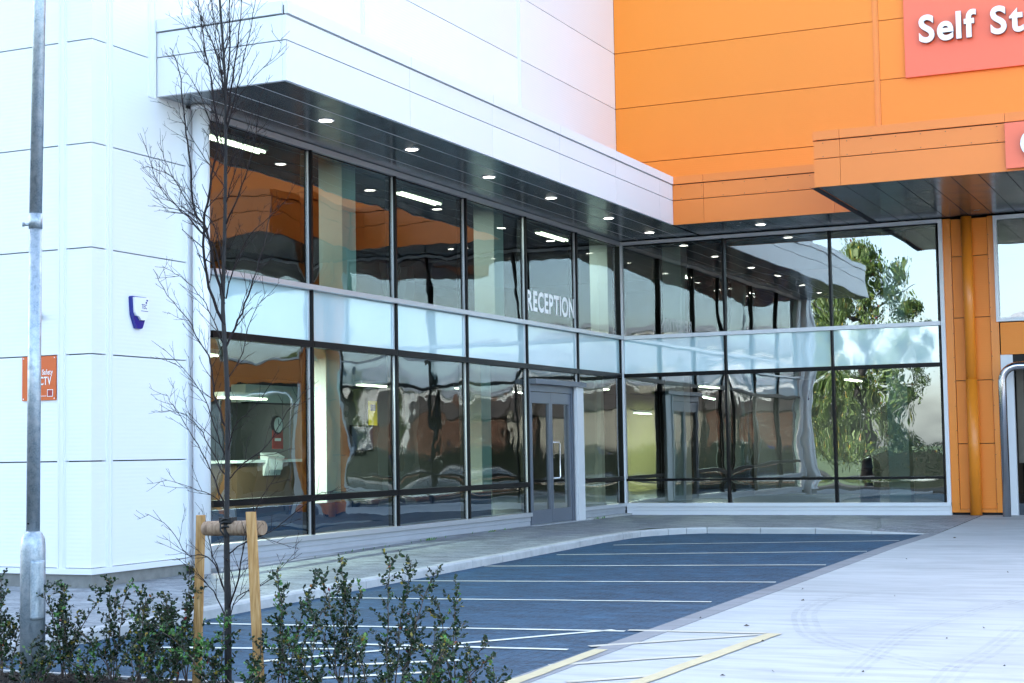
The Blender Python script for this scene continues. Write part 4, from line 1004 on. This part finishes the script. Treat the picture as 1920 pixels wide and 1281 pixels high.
M['render'] = simple('cream_render', (.42, .39, .33), .8); M['slate'] = simple('slate_roof', (.09, .075, .07), .7, var=.3)
def house(x, y, w, d, h, rh, mat, label):
    t_ = thing('house', label, 'house', (x, y, gz(x)), group='houses across the road')
    b = MB(); b.prism([(-w/2, 0), (w/2, 0), (w/2, h), (-w/2, h)], -d/2, d/2, 'x'); b.build('wall', mat, t_)
    b = MB(); b.prism([(-w/2-.3, h-.05), (w/2+.3, h-.05), (0, h+rh)], -d/2-.3, d/2+.3, 'x') if w < d else b.prism([(-d/2-.3, h-.05), (d/2+.3, h-.05), (0, h+rh)], -w/2-.3, w/2+.3, 'y'); rf = b.build('roof', M['slate'], t_)
    MB().box(-.4, .4, w*.2, w*.2+.7, h+rh*.4, h+rh+.8).build('chimney', mat, rf)
    n = int(w/2.6)
    for k in range(n):
        yy_ = -w/2 + (k+.5)*w/n
        for zz in (1.0, 3.6):
            if zz+1.3 > h: continue
            if zz == 1.0 and k == n//2:
                MB().box(d/2-.02, d/2+.06, yy_-.5, yy_+.5, 0, 2.1).build('door', M['navy'], t_); continue
            f_ = MB().box(d/2-.02, d/2+.08, yy_-.65, yy_+.65, zz, zz+1.3).build('window', M['inwhite'], t_); MB().box(d/2+.081, d/2+.09, yy_-.55, yy_+.55, zz+.1, zz+1.2).build('pane', M['black'], f_)
house(-72, -15, 9, 8, 4.8, 2.2, M['brick'], 'brick house with dark roof across the road, nearest the trees')
house(-72, -27, 10, 8, 4.8, 2.4, M['render'], 'cream rendered house across the road between two brick ones')
house(-72, -39, 10, 8, 4.8, 2.2, M['brick'], 'brick house with dark roof at the far end across the road')
wh = thing('white_warehouse', 'long white warehouse with low gable beyond the houses', 'building', (-95, -30, gz(-90)))
MB().box(-8, 8, -40, 34, 0, 9).build('wall', M['whitesmooth'], wh); MB().prism([(-8.5, 9), (8.5, 9), (0, 11)], -40.5, 34.5, 'y').build('roof', M['sill'], wh)
fn = thing('palisade_fence', 'black steel palisade fence along the far side of the road', 'fence', (-41.5, -9.0, gz(-41.5)))
pm = MB().box(-.01, .01, -.03, .03, .05, 2.0).add([(0, -.03, 2.0), (0, .03, 2.0), (0, 0, 2.1)], [(0, 1, 2)]).mesh('pale'); pm.materials.append(M['black'])
for k in range(150): link('pale', pm, None, fn, (0, -k*.16, 0))
for z in (.35, 1.7): MB().box(.012, .05, -24, .1, z, z+.05).build('rail', M['black'], fn)
for k in range(9): MB().box(.051, .13, -k*2.9-.04, -k*2.9+.04, 0, 2.1).build('fence_post', M['black'], fn)

hg = thing('hedge', 'long clipped dark green hedge added out of view to darken low reflections in the glass', 'hedge', (-34.2, -12, gz(-34.2)))  # unseen hedge, added so the low reflections in the glass turn dark
hm = MB()
for _ in range(42000):
    p = Vector((R_.uniform(-.45, .45), R_.uniform(-24, 14), 0)); p.z = R_.random()**.7*(1.75 + .12*math.sin(p.y*1.7)+.08*math.sin(p.y*4.1)); n = Vector((R_.uniform(-1, 1), R_.uniform(-1, 1), R_.uniform(-1, 1))).normalized(); g = n.orthogonal().normalized(); q = R_.uniform(.03, .06)
    hm.add([p-n*q*.6, p+g*q*.6, p+n*q, p-g*q*.6], [(0,1,2,3)])
o = hm.build('leaves', M['leaf'], hg); o['kind'] = 'stuff'
MB().box(-.12, .12, -24, 14, 0, 1.4).build('dark_core', simple('hedge_shade', (.008, .014, .006), .9), hg)  # solid core; the hedge's inner shade is put into its dark colour
